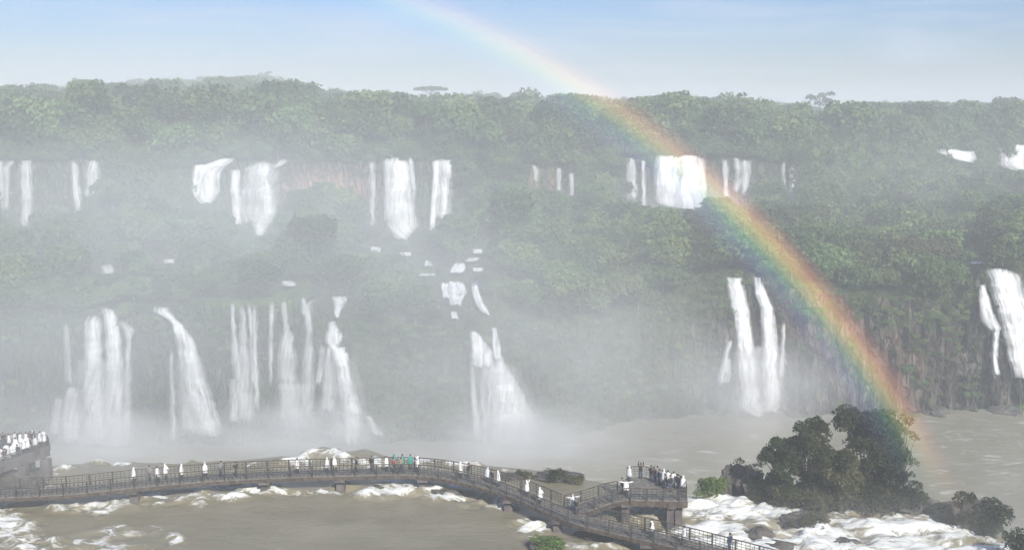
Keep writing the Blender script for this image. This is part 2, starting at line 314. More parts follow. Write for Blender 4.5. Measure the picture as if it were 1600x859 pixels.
tag(link('gorge_river', mesh_np('gorge_river', np.stack([GX, GY, GZ], -1).reshape(-1, 3), gridf(61, 121), M_gorge)), 'brown silty river in the bottom of the gorge', kind='structure')

# upper river on its ledge
C_edge = [(-700, 745), (-200, 742), (0, 738), (150, 724), (300, 722), (500, 713), (700, 719), (850, 738), (930, 752), (1000, 765), (1080, 776), (1200, 786), (1440, 797), (1600, 846), (1800, 880), (2300, 920)]
ex = np.arange(-700, 2301, 10.0); ey = cur(C_edge, ex)
E = np.array([at_z(a, b, 0)[:2] for a, b in zip(ex, ey)])
xs = np.arange(-100, 118, .36)
Ye = np.interp(xs, E[:, 0], E[:, 1]) + 1.6 * (fbm(xs / 5, xs * 0 + 2, 77, 3) - .5)
T = np.linspace(0, 1, 190); GX = np.repeat(xs[None], len(T), 0); GY = 62 + (Ye[None] - 62) * T[:, None] ** .8
qx, qy = proj(GX, GY, 0 * GX)
wx = qx + 46 * (fbm(GX / 3.5, GY / 2.5, 40) - .5); wy = qy + 22 * (fbm(GX / 3, GY / 3, 50) - .5)
FO = [(430, 768, 60, 7, .8), (520, 764, 60, 6, .8), (600, 772, 70, 7, .85), (700, 780, 60, 7, .85), (770, 792, 50, 7, .8), (350, 776, 60, 6, .7), (180, 790, 120, 8, .5), (30, 850, 70, 18, .6), (200, 835, 90, 12, .35), (450, 765, 120, 5, .5), (600, 768, 140, 6, .55), (740, 775, 60, 8, .6), (320, 765, 130, 5, .45), (60, 748, 60, 6, .5), (380, 735, 300, 5, .3), (1110, 812, 110, 26, .6), (1050, 800, 50, 14, .7), (1000, 815, 90, 8, .5), (10, 825, 50, 26, .75), (-40, 800, 60, 40, .7), (120, 796, 50, 10, .7), (60, 772, 90, 8, .45), (120, 852, 130, 14, .55), (232, 776, 34, 8, .75), (300, 784, 36, 7, .75), (345, 772, 60, 7, .4), (270, 848, 18, 14, .5),
      (418, 763, 44, 8, .85), (475, 772, 18, 4, .6), (545, 757, 30, 6, .7), (570, 764, 24, 5, .7), (640, 760, 50, 7, .9), (690, 766, 40, 6, .85), (665, 778, 45, 4, .6), (735, 783, 50, 5, .8), (780, 794, 36, 6, .7), (830, 826, 26, 16, .8), (885, 850, 60, 10, .45), (940, 856, 60, 10, .5),
      (90, 742, 40, 6, .6), (172, 726, 28, 5, .9), (270, 728, 30, 3, .6), (385, 727, 30, 3, .6), (505, 722, 60, 7, .85), (575, 728, 40, 5, .7), (690, 724, 70, 4, .7), (640, 735, 60, 4, .4), (800, 742, 70, 6, .35),
      (1000, 795, 66, 9, .8), (930, 788, 40, 7, .5), (1120, 790, 60, 16, 1.), (1180, 803, 90, 18, .9), (1100, 835, 90, 22, .8), (1190, 850, 90, 26, .85), (1300, 845, 130, 36, .85), (1450, 830, 160, 34, .9), (1400, 870, 250, 26, .8), (1340, 812, 90, 12, .6), (1230, 790, 60, 8, .7), (1560, 865, 120, 20, .8), (1750, 900, 200, 40, .8)]
fo = np.zeros_like(GX); hgt = np.zeros_like(GX)
for cx, c2, rx, ry, a in FO:
    g = np.exp(-(((wx - cx) / rx) ** 2 + ((wy - c2) / ry) ** 2) ** 1.3); fo = np.maximum(fo, a * g)
turb = sst(.08, .5, fo)
fine = fbm(GX / 2.2, GY / 1.2, 60, 5); ridg = 1 - np.abs(2 * fbm(GX / 4.5, GY / 1.9, 63, 4) - 1)
hgt = .10 * (fine - .5) + turb * (1.3 * (ridg - .8) + 1.3 * (fine - .5)) + .35 * fo
for cx, c2, rx, ry, a in ((505, 712, 30, 12, 1.1), (570, 716, 30, 12, .9), (120, 745, 70, 16, .9), (440, 722, 20, 6, .6), (1340, 830, 80, 20, .5), (560, 700, 5, 5, 0)):
    hgt += a * np.exp(-((qx - cx) / rx) ** 2 - ((qy - c2) / ry) ** 2)
fo = np.clip(fo + turb * 1.1 * (ridg - .78), 0, 1) * .62
nr = len(T); rows = [np.stack([GX, GY, hgt], -1)]; fos = [fo]
for dy, z in ((.8, -1.2), (2.0, -6), (3, -14), (3.6, -25)):
    rows.append(np.stack([xs, Ye + dy, np.full_like(xs, z)], -1)[None]); fos.append(np.full((1, len(xs)), .55))
V = np.concatenate(rows).reshape(-1, 3); FOA = np.concatenate(fos).reshape(-1)
tag(link('river', mesh_np('river', V, gridf(nr + 4, len(xs)), M_river, attrs={'foam': FOA})), 'brown river breaking into white rapids along its ledge', kind='structure')
# near bank below the viewpoint (out of the frame)
xs = np.linspace(-140, 140, 60); ys = np.linspace(-60, 64, 40); GX, GY = np.meshgrid(xs, ys)
GZ = np.interp(GY, [-60, 0, 8, 62, 64], [41, 39, 34, -1, -2]) + 2 * (fbm(GX / 12, GY / 12, 5) - .5)
GZ[:, :] = np.where(GY > 63, -3, GZ)
tag(link('near_bank', mesh_np('near_bank', np.stack([GX, GY, GZ], -1).reshape(-1, 3), gridf(40, 60), M_terr, attrs={'green': np.full(2400, .7), 'ochre': np.zeros(2400)})), 'grassy near bank below the viewpoint', kind='structure')

def river_z(x, y):
    q = proj(x, y, 0.0); return 0.0

# ------------------------------------------------------------------ waterfalls
def surf_px(px, py):                    # point of the far wall seen at a photo pixel
    ss = np.linspace(0, 4, 321); X, Y, Z = surf_s(np.full(321, float(px)), ss)
    qy = proj(X, Y, Z)[1]; k = np.argmax(qy <= py) if (qy <= py).any() else 320
    if k == 0: return X[0], Y[0], Z[0]
    t = (qy[k - 1] - py) / max(qy[k - 1] - qy[k], 1e-6)
    return X[k - 1] + t * (X[k] - X[k - 1]), Y[k - 1] + t * (Y[k] - Y[k - 1]), Z[k - 1] + t * (Z[k] - Z[k - 1])
BOX = []
def strand_mesh(rows, off=1.0, seed=0, wd_=1.9):
    rows = np.array(rows, float); y0, y1 = rows[0, 0], rows[-1, 0]
    n = max(6, int((y1 - y0) / 2.5)); yy = np.linspace(y0, y1, n)
    xl = np.interp(yy, rows[:, 0], rows[:, 1]); xr = np.interp(yy, rows[:, 0], rows[:, 2])
    ww = .10 * (xr - xl) + 3.5; wv = ww * (fbm(yy / 15, yy * 0 + seed, 91, 4) - .5); xl = xl + wv - wd_; xr = xr + wd_ + ww * (fbm(yy / 15, yy * 0 + seed + 7, 93, 4) - .5)
    m = 9; V = []; UV = []; ED = []; d = 0
    yprev = 1e9; last = None
    for i in range(n):
        cx = (xl[i] + xr[i]) / 2
        Ys = min(surf_px(cx, yy[i])[1], surf_px(xl[i], yy[i])[1], surf_px(xr[i], yy[i])[1])
        Ys = min(Ys, yprev) if i else Ys; yprev = Ys + .02
        ft = i / (n - 1)
        ring = []
        for k in range(m):
            t = k / (m - 1); b = math.sin(math.pi * t)
            wob = .5 * (fbm(np.array([t * 5 + seed]), np.array([yy[i] / 14.]), 97, 2)[0] - .5)
            jag = 5.5 * (float(fbm(np.array([t * (xr[i] - xl[i]) / 4 + seed * 5]), np.array([1.5 if ft < .5 else 8.5]), 99, 3)[0]) - .5) * (max(0, 1 - ft * 4) + 1.8 * max(0, ft * 4 - 3)) * min(1, (y1 - y0) / 30)
            p = at_y(xl[i] * (1 - t) + xr[i] * t, yy[i] + jag, Ys - off * (.6 + .5 * ft) - .7 * b - wob)
            ring.append(p)
        if last is not None: d += (ring[4] - last).length
        last = ring[4]
        wm = (ring[-1] - ring[0]).length
        for k in range(m):
            t = k / (m - 1); V.append(ring[k]); UV.append((seed * 3.7 + wm * t, seed * 2.1 - d))
            ED.append(min(1, 2.6 * min(t, 1 - t) + .12) * min(1, .35 + 8 * (1 - ft)) * min(1, .4 + 10 * ft))
        for k in (m - 2, m // 2, 1):       # back of the sheet
            V.append(ring[k] + Vector((0, .55, 0))); UV.append((seed * 3.7 + wm * k / m, seed * 2.1 - d)); ED.append(ED[-1])
    c = m + 3; fs = []
    for i in range(n - 1):
        for k in range(c):
            a = i * c + k; b = i * c + (k + 1) % c; fs.append((a, b, b + c, a + c))
    return [tuple(v) for v in V], fs, UV, ED
fall_n = [0]
def waterfall(label, strands, k='s', group=None, off=1.0, cat='waterfall', name='waterfall'):
    """strands: list of row lists (photo row, left, right); first is the thing's own body, the rest its strands"""
    root = None
    for i, st in enumerate(strands):
        kk = k
        if isinstance(st, tuple): kk, st = st
        fall_n[0] += 1
        v, f, uv, ed = strand_mesh(st, off + .25 * i, fall_n[0] * 1.37, 3.0 if k == 'c' else 1.9)
        me = mesh_np(name if i == 0 else 'strand', np.array(v), np.array(f), M_fall[kk], True, uv=np.array(uv), attrs={'edge': ed})
        if i == 0: root = link(name, me); tag(root, label, cat, group)
        else: link('strand', me, root)
        a = np.array(st); BOX.append((a[:, 1].min(), a[:, 2].max(), a[0, 0], a[-1, 0], float(np.array(v)[:, 1].mean())))
    return root
GU, GL_, GC = 'waterfalls of the upper step', 'waterfalls of the lower step', 'small cascades on the terrace'
waterfall('thin waterfall cut off by the left edge of the upper step', [[(250, -8, 6), (300, -8, 6), (342, -6, 5)]], 'v', GU)
waterfall('pale narrow waterfall tapering to a point, second from left on the upper step', [[(243, 30, 56), (256, 28, 50), (300, 31, 52), (340, 32, 48), (362, 36, 41)], ('t', [(250, 8, 30), (262, 5, 14), (330, 6, 14)])], 'v', GU)
waterfall('pair of pale veils side by side, one short and wide with tree at its foot', [[(250, 134, 154), (280, 131, 159), (308, 130, 163)], [(252, 112, 121), (290, 111, 126), (318, 114, 130), (334, 121, 127)]], 'v', GU)
waterfall('short bright cream waterfall with slanting top behind dark green tree', [[(247, 344, 365), (253, 326, 364), (262, 306, 350), (272, 300, 344), (300, 299, 343), (312, 305, 336), (322, 316, 327)], [(258, 300, 330), (285, 299, 316), (310, 298, 310)]], 's', GU)
waterfall('wide veil of many streams ending in a jagged white point beside the cream fall', [[(252, 404, 416), (258, 390, 430), (264, 372, 438), (300, 364, 440), (335, 364, 438), (350, 368, 430)], ('s', [(256, 400, 420), (290, 404, 424), (330, 404, 432), (352, 394, 420), (371, 402, 409)]), ('s', [(266, 360, 376), (300, 361, 374), (352, 364, 378)]), [(248, 440, 453), (256, 430, 448), (262, 424, 436)]], 'v', GU)
waterfall('faint thin trickle left of the large upper waterfall', [[(252, 576, 586), (300, 577, 587), (356, 576, 586)]], 't', GU)
waterfall('tallest thick white waterfall of the upper step with a notched foot', [[(246, 608, 636), (258, 604, 640), (275, 608, 645), (300, 603, 648), (335, 602, 650), (352, 603, 656), (360, 606, 650), (374, 622, 634)], ('v', [(247, 598, 612), (300, 600, 612), (345, 599, 610)]), ('v', [(244, 636, 646), (262, 640, 647), (300, 644, 650)])], 's', GU)
waterfall('squarish white waterfall of vertical streaks right of the tallest upper one', [[(249, 677, 708), (262, 677, 709), (300, 675, 708), (342, 673, 706)], ('s', [(250, 677, 688), (300, 675, 683), (345, 672, 680), (360, 671, 677)]), ('s', [(250, 690, 707), (280, 690, 700), (342, 688, 698)])], 'v', GU)
waterfall('thread of water down the reddish cliff between the upper waterfalls', [[(258, 832, 839), (285, 833, 842)], [(262, 870, 876), (302, 869, 876)], [(270, 889, 896), (308, 889, 898)]], 't', GU)
waterfall('two faint threads just left of the rainbow on the upper step', [[(248, 980, 992), (270, 978, 995), (312, 978, 994)], [(250, 1002, 1007), (300, 1003, 1009), (330, 1003, 1010)]], 'v', GU)
waterfall('broad gleaming curtain crossed by the rainbow on the upper step', [[(242, 1026, 1062), (246, 1023, 1060), (290, 1023, 1062), (316, 1024, 1066), (324, 1045, 1068)], [(241, 1058, 1088), (262, 1056, 1098), (300, 1054, 1105), (328, 1056, 1105), (334, 1080, 1100)], ('v', [(246, 1088, 1101), (275, 1092, 1103), (300, 1094, 1105)])], 's', GU)
waterfall('row of thin streams right of the rainbow on the upper step', [[(245, 1146, 1156), (262, 1147, 1158), (300, 1147, 1156)], ('v', [(250, 1129, 1138), (275, 1130, 1138), (312, 1131, 1139)]), ('v', [(250, 1156, 1176), (275, 1158, 1174), (318, 1158, 1166)])], 't', GU)
waterfall('two faint last streams at right end of the upper cliff', [[(256, 1232, 1246), (280, 1234, 1246), (312, 1232, 1247)], [(254, 1222, 1228), (296, 1221, 1227)]], 't', GU)
waterfall('low wide distant waterfall above the right hand trees', [[(231, 1458, 1486), (237, 1462, 1510), (246, 1478, 1524), (253, 1500, 1524)], [(236, 1490, 1522), (250, 1496, 1526)]], 's', GU, 1.5)
waterfall('distant block of white water at the right edge above the trees', [[(227, 1556, 1650), (240, 1556, 1650), (258, 1557, 1650), (272, 1586, 1650)]], 's', GU, 1.5)
# cascades on the terrace
for lab, st in (('small white cascade alone at far left of the terrace', [(411, 160, 170), (420, 160, 176), (428, 163, 172)]),
                ('row of tiny white dots of falling water on left terrace', [(405, 256, 272), (411, 258, 270)]),
                ('short flat cascade above the green bank of the terrace', [(439, 442, 458), (447, 444, 462)]),
                ('tiny splash below left corner of the tallest upper waterfall', [(386, 582, 592), (396, 584, 592)]),
                ('flat white riffle just below the tallest upper waterfall', [(394, 625, 640), (400, 627, 641)]),
                ('small round splash right of the flat riffle', [(407, 666, 672), (415, 666, 676)]),
                ('long low riffle below the round splash', [(427, 648, 676), (431, 650, 678)]),
                ('slanting cascade running down from upper right on the terrace', [[(389, 742, 750), (396, 740, 752)], [(403, 734, 748), (408, 728, 742)], [(411, 712, 722), (418, 708, 726), (426, 703, 720)], [(418, 740, 752), (424, 742, 750)]]),
                ('crooked cluster of white cascades in the middle of the terrace', [[(440, 704, 714), (448, 700, 726), (456, 702, 728), (464, 703, 722), (476, 706, 718)], [(442, 692, 699), (452, 693, 701), (466, 694, 700)], [(442, 714, 722), (452, 718, 726), (460, 716, 722)], [(486, 706, 712), (498, 707, 714)]]),
                ('thin bent cascade leading down to the fan shaped waterfall', [(440, 739, 745), (462, 741, 748), (476, 747, 755), (490, 757, 763)]),
                ('small white lip beside the big right hand waterfall', [(406, 1518, 1532), (412, 1520, 1538)])):
    waterfall(lab, st if isinstance(st[0], list) else [st], 'c', GC, 2.4, 'cascade', 'cascade')
# lower step
waterfall('wide three branched waterfall at left of the lower step', [[(481, 156, 180), (492, 163, 182), (530, 165, 188), (600, 165, 193), (650, 158, 200), (698, 150, 204)],
          [(493, 136, 152), (505, 130, 158), (585, 132, 160), (600, 128, 164), (650, 130, 166), (694, 132, 168)], ('v', [(503, 183, 197), (515, 190, 210), (530, 196, 206), (600, 193, 205), (690, 190, 206)]),
          ('t', [(505, 99, 106), (560, 101, 110), (602, 102, 114)]), ('v', [(603, 106, 118), (620, 100, 126), (690, 90, 132)]), ('t', [(620, 84, 100), (680, 76, 92)]), ('w', [(560, 118, 206), (620, 98, 208), (697, 80, 212)])], 's', GL_)
waterfall('waterfall sweeping down to the right, second on the lower step', [[(480, 240, 264), (488, 240, 268), (500, 262, 276), (508, 270, 286), (530, 274, 302), (575, 284, 316), (620, 292, 330), (655, 300, 344), (680, 310, 346)], ('t', [(548, 264, 270), (690, 266, 276)]), ('t', [(590, 278, 292), (672, 282, 308)]), ('w', [(560, 270, 316), (680, 272, 350)])], 's', GL_)
waterfall('bundle of thin white threads left of the green bank', [[(474, 360, 366), (520, 360, 368), (560, 362, 378), (600, 366, 384), (655, 372, 392)], ('t', [(476, 374, 381), (520, 373, 386), (580, 370, 396), (662, 362, 404)]), [(478, 394, 400), (540, 394, 402), (640, 396, 406)], ('t', [(476, 386, 392), (520, 390, 396), (600, 392, 400)]), ('t', [(590, 358, 372), (660, 358, 372)])], 'v', GL_)
waterfall('veil widening from a white knot, middle of the thread bundles', [[(508, 444, 452), (530, 438, 460), (560, 434, 464), (600, 432, 468), (640, 440, 476), (662, 448, 478)], [(472, 438, 448), (500, 442, 450), (515, 444, 452)], ('t', [(470, 421, 428), (520, 420, 426), (600, 420, 426)]), ('t', [(600, 436, 452), (658, 438, 450)]), ('w', [(600, 432, 484), (640, 428, 496), (668, 426, 506)])], 'v', GL_)
waterfall('narrow hook topped stream left of the split waterfall', [[(468, 482, 494), (478, 470, 488), (520, 478, 488), (540, 474, 490), (600, 470, 492), (652, 468, 488)], ('v', [(466, 470, 478), (492, 472, 480)])], 't', GL_)
waterfall('short thick white spout above the split waterfall', [[(451, 515, 538), (460, 517, 542), (472, 522, 540), (484, 522, 534), (496, 525, 530)]], 's', GL_, 1.6)
waterfall('tall waterfall splitting in two around dark rock', [[(502, 514, 522), (515, 512, 530), (535, 508, 538), (548, 516, 542), (575, 526, 546), (600, 530, 552), (645, 536, 566), (668, 538, 564), (695, 540, 556)],
          ('v', [(540, 508, 518), (580, 504, 520), (644, 502, 524)]), ('v', [(648, 570, 580), (662, 574, 586), (680, 584, 602)]), ('t', [(540, 500, 508), (600, 492, 502)]), ('w', [(560, 500, 556), (640, 496, 576), (694, 520, 590)])], 's', GL_)
waterfall('broad fan shaped waterfall bursting into spray behind the walkway', [[(545, 758, 776), (560, 762, 786), (590, 762, 802), (620, 758, 816), (645, 754, 832), (670, 750, 846), (692, 756, 852), (699, 772, 836)],
          [(517, 734, 744), (530, 733, 756), (552, 736, 772), (574, 734, 776)], ('v', [(570, 732, 742), (620, 735, 745), (690, 738, 756)]), ('s', [(512, 770, 777), (530, 770, 778), (562, 772, 784)]), ('v', [(570, 750, 764), (640, 752, 764), (692, 752, 770)]), ('s', [(580, 770, 800), (640, 764, 830), (698, 762, 846)]), ('w', [(570, 740, 806), (640, 738, 842), (700, 736, 866)])], 's', GL_)
waterfall('twin straight columns of white water beside the rainbow', [[(434, 1136, 1158), (446, 1135, 1162), (480, 1143, 1170), (520, 1148, 1174), (560, 1152, 1182), (610, 1158, 1186), (636, 1156, 1192), (655, 1182, 1196)],
          [(434, 1178, 1189), (460, 1180, 1196), (480, 1187, 1208), (520, 1191, 1214), (580, 1193, 1217), (625, 1194, 1219), (642, 1180, 1216)], ('t', [(530, 1136, 1146), (548, 1132, 1140), (600, 1120, 1130)]), ('t', [(505, 1221, 1227), (590, 1216, 1226)]), ('t', [(560, 1134, 1142), (598, 1130, 1140)]), ('w', [(540, 1146, 1220), (648, 1140, 1230)])], 's', GL_)
waterfall('massive solid waterfall cut off by the right edge of the photo', [[(420, 1541, 1576), (430, 1543, 1592), (455, 1550, 1602), (500, 1562, 1612), (550, 1574, 1622), (590, 1584, 1630)], ('s', [(444, 1530, 1539), (470, 1534, 1545), (500, 1541, 1556), (516, 1550, 1566)]), ('s', [(514, 1552, 1561), (560, 1551, 1558), (588, 1553, 1562)]), ('v', [(450, 1529, 1536), (500, 1532, 1548), (516, 1546, 1556)])], 's', GL_)

# ------------------------------------------------------------------ vegetation
def leaves(blobs, n, size, seed, mat_, flat=1.0, name='crown'):
    r = np.random.default_rng(seed); B = np.array(blobs, float)
    wgt = B[:, 3] ** 2; bi = r.choice(len(B), n, p=wgt / wgt.sum())
    d = r.normal(size=(n, 3)); d /= np.linalg.norm(d, axis=1)[:, None]; d[:, 2] = np.where(d[:, 2] < -.35, -d[:, 2], d[:, 2])
    rad = B[bi, 3] * (1.06 - .55 * r.random(n) ** 2.2)
    rad *= .78 + .5 * vn(d[:, 0] * 2.3 + bi * 3.1, d[:, 1] * 2.3 + d[:, 2] * 3, seed)
    c = B[bi, :3] + d * rad[:, None] * np.array([1, 1, flat])
    nm = d + .75 * r.normal(size=(n, 3)); nm /= np.linalg.norm(nm, axis=1)[:, None]
    a = np.cross(nm, r.normal(size=(n, 3))); a /= np.linalg.norm(a, axis=1)[:, None]; b = np.cross(nm, a)
    s = size * (.6 + .8 * r.random(n))[:, None]
    V = np.stack([c - a * s * .5, c + b * s * .36 + nm * s * .1, c + a * s * .6, c - b * s * .36 + nm * s * .1], 1).reshape(-1, 3)
    return mesh_np(name, V, np.arange(4 * n).reshape(-1, 4), mat_, False)
def blobset(seed, n, R, zc, hz, rb):
    r = random.Random(seed); out = [(0, 0, zc, R * .62)]
    for i in range(n):
        a = 2 * math.pi * i / n + r.uniform(-.4, .4); q = R * r.uniform(.35, .75); z = zc + r.uniform(-.6, .9) * hz
        out.append((q * math.cos(a), q * math.sin(a), z, rb * r.uniform(.7, 1.25)))
    return out
def trunk_mesh(H, r0, blobs, seed):
    m = MB(); r = random.Random(seed); bend = r.uniform(-.25, .25)
    top = Vector((bend, -bend * .5, H)); mid = Vector((bend * .4, bend * .3, H * .5))
    m.tube([(0, 0, -.8), mid, top], [r0 * 1.3, r0, r0 * .5], 7)
    for b in blobs[1:]:
        st = mid.lerp(top, r.uniform(.1, .9)); e = Vector(b[:3])
        m.tube([st, st.lerp(e, .5) + Vector((0, 0, .15 * H * .2)), e], [r0 * .45, r0 * .3, r0 * .12], 5)
    return m.mesh('trunk', M_bark, True)
# unit trees (crown radius about 1) for the forest: instanced by geometry nodes in the far woods
protos = []
pc = bpy.data.collections.new('forest_tree_shapes')
for i, (nb, zc, hz, rb, fl) in enumerate(((7, 1.35, .35, .5, 1), (8, 1.5, .5, .45, 1.05), (6, 1.15, .25, .55, .8), (9, 1.7, .6, .42, 1.1), (7, 1.2, .45, .5, .9))):
    bl = blobset(100 + i, nb, .95, zc, hz, rb); me = leaves(bl, 1500, .17, 200 + i, M_leaf, fl)
    o = bpy.data.objects.new('tree_shape', me); pc.objects.link(o); protos.append((bl, me))
for i in range(2):
    bl = blobset(150 + i, 6, .62, 2.15 + .3 * i, .22, .34); me = leaves(bl, 900, .17, 250 + i, M_leaf, .8); tm = trunk_mesh(2.1, .045, bl, 260 + i)
    bm = bmesh.new(); bm.from_mesh(me); nf = len(bm.faces); bm.from_mesh(tm); bm.faces.ensure_lookup_table()
    for f_ in bm.faces[nf:]: f_.material_index = 1
    bm.to_mesh(me); bm.free(); me.materials.append(mat('pale_bark', (.30, .28, .24), .9)); pc.objects.link(bpy.data.objects.new('tree_shape', me))
def gn_scatter(name, pts, rot, scl, var, coll, label):
    me = bpy.data.meshes.new(name); me.vertices.add(len(pts)); me.vertices.foreach_set('co', np.asarray(pts, np.float32).ravel())
    for k, t, v in (('rotz', 'FLOAT', rot), ('sz', 'FLOAT', scl), ('vari', 'INT', var)):
        a = me.attributes.new(k, t, 'POINT'); a.data.foreach_set('value', np.asarray(v, np.float32 if t == 'FLOAT' else np.int32))
    o = link(name, me); g = bpy.data.node_groups.new(name, 'GeometryNodeTree')
    g.interface.new_socket('Geometry', in_out='INPUT', socket_type='NodeSocketGeometry'); g.interface.new_socket('Geometry', in_out='OUTPUT', socket_type='NodeSocketGeometry')
    gi = g.nodes.new('NodeGroupInput'); go = g.nodes.new('NodeGroupOutput'); ip = g.nodes.new('GeometryNodeInstanceOnPoints'); ci = g.nodes.new('GeometryNodeCollectionInfo')
    ci.inputs['Collection'].default_value = coll; ci.inputs['Separate Children'].default_value = True; ci.inputs['Reset Children'].default_value = True
    ip.inputs['Pick Instance'].default_value = True
    def na(nm, t):
        q = g.nodes.new('GeometryNodeInputNamedAttribute'); q.data_type = t; q.inputs['Name'].default_value = nm; return q.outputs['Attribute']
    cx = g.nodes.new('ShaderNodeCombineXYZ'); lk = g.links.new
    lk(na('rotz', 'FLOAT'), cx.inputs[2]); lk(gi.outputs[0], ip.inputs['Points']); lk(ci.outputs[0], ip.inputs['Instance']); lk(na('vari', 'INT'), ip.inputs['Instance Index'])
    lk(cx.outputs[0], ip.inputs['Rotation']); lk(na('sz', 'FLOAT'), ip.inputs['Scale']); lk(ip.outputs[0], go.inputs[0])
    md = o.modifiers.new('scatter', 'NODES'); md.node_group = g
    tag(o, label, kind='stuff'); return o
BX = np.array(BOX)
def clear_of_falls(X, Y, Z, R):          # shrink or drop a tree that would stand in front of falling water
    qx, qy = proj(X, Y, Z); k = F / Y; sc = np.ones_like(X)
    for x0, x1, t, b, yf in BX:
        wf = 1.1 if (b - t) < 55 and 375 < t < 500 else .5; R_ = R * (1.25 if wf > 1 else 1)
        hit = (qx > x0 - wf * R * k - 2) & (qx < x1 + wf * R * k + 2) & (Y < yf + 2) & (qy > t - 4)
        top = qy - 2.3 * R * k
        allow = (qy - (b - 2)) / np.maximum(2.3 * R * k, 1e-3)
        sc = np.where(hit & (top < b - 2), np.minimum(sc, allow), sc)
    return sc
def scatter(smin, smax, n, pxr, Rr, dens=None, fallclear=True, sink=.55, lift=0.):
    px = rng.uniform(*pxr, n); s = rng.uniform(smin, smax, n)
    X, Y, Z = surf_s(px, s); R = rng.uniform(Rr[0], Rr[1], n)
    keep = np.ones(n, bool)
    if dens is not None: keep &= rng.random(n) < dens(px, s, X, Y, Z)
    if fallclear:
        sc = clear_of_falls(X, Y, Z, R); keep &= sc > .3; R = R * np.clip(sc, .3, 1)
    return X[keep], Y[keep], (Z - sink * R + lift * R * rng.random(n))[keep], R[keep]
A = []
A.append(scatter(1.0, 2.0, 3000, (-350, 1300), (2.0, 5.2), lambda p, s, X, Y, Z: np.clip(.6 + 1.6 * (fbm(X / 14, Y / 10, 71) - .45), .1, 1) * (1 - .93 * grassy(proj(X, Y, Z)[0], proj(X, Y, Z)[1])), sink=.8, lift=.9))
A.append(scatter(1.0, 2.0, 1100, (1250, 2000), (2.4, 5.4), sink=.8, lift=.9))
A.append(scatter(2.0, 3.0, 1500, (1235, 2000), (2.2, 4.8), sink=.6, lift=.6))
A.append(scatter(2.0, 2.9, 500, (170, 980), (1.4, 3.2), lambda p, s, X, Y, Z: 1.0 * (p < 290) + .8 * ((p > 715) & (p < 815)) + .5 * ((p > 900) & (p < 975)) + .35 * (s < 2.35), sink=.6, lift=.4))
A.append(scatter(3.0, 4.0, 2600, (-350, 2000), (3.2, 7.2), sink=.8, lift=1.3))
A.append(scatter(2.94, 3.05, 900, (-350, 2000), (1.6, 3.2)))
A.append(scatter(4.0, 5.05, 11000, (-300, 1950), (3.4, 7.4), None, False, sink=.8, lift=1.5))
P = [np.concatenate([a[i] for a in A]) for i in range(4)]
# tops must not rise above the photographed skyline
qx, _ = proj(P[0], P[1], P[2]); lim = z_of(cur(C_sky, qx), P[1]) - 5.5 * np.exp(-((qx - 673) / 36) ** 4) * (P[1] > 500) - 3 * np.exp(-((qx - 1282) / 26) ** 4) ; top = P[2] + P[3] * 2.4
P[3] = np.where(top > lim + .4, np.maximum(.4, (lim + np.where(rng.random(len(lim)) < .03, rng.uniform(.5, 2.4, len(lim)), rng.uniform(-7, .4, len(lim))) - P[2]) / 2.4), P[3]); ok = P[3] > .9
P = [p[ok] for p in P]
vari = np.where(rng.random(len(P[0])) < .10, rng.integers(5, 7, len(P[0])), rng.integers(0, 5, len(P[0]))); P[3] = np.where(vari > 4, P[3] * .76, P[3])
gn_scatter('forest', np.stack(P[:3], 1), rng.uniform(0, 6.28, len(P[0])), P[3], vari, pc, 'hazy subtropical forest covering the terraces and the plateau')
bc = bpy.data.collections.new('shrub_shapes')
for i in range(3):
    o = bpy.data.objects.new('shrub_shape', leaves(blobset(300 + i, 5, .8, .1, .35, .5), 420, .24, 320 + i, M_leaf, .8)); bc.objects.link(o)
def wd(p, s, X, Y, Z):
    g = .10 + .5 * np.exp(-((p - 960) / 130) ** 2) + .5 * np.exp(-((p - 640) / 90) ** 2) + .22 * np.exp(-((p - 1480) / 40) ** 2) + .35 * (s > .8)
    return np.clip(g * 2.2 * fbm(X / 8, Z / 6, 81), 0, 1)
B1 = scatter(.02, 1.05, 6500, (-300, 1950), (.6, 1.6), wd, True, .1); B2 = scatter(2.1, 3.0, 2200, (-300, 1400), (.5, 1.3), lambda p, s, X, Y, Z: .35 * (fbm(X / 9, Z / 5, 83) > .48), True, .1)
B3 = scatter(.0, .10, 700, (830, 1950), (.8, 1.9), None, True, .1)
P = [np.concatenate([a[i] for a in (B1, B2, B3)]) for i in range(4)]
gn_scatter('cliff_undergrowth', np.stack(P[:3], 1), rng.uniform(0, 6.28, len(P[0])), P[3], rng.integers(0, 3, len(P[0])), bc, 'shrubs and ferns clinging to the wet basalt cliffs')

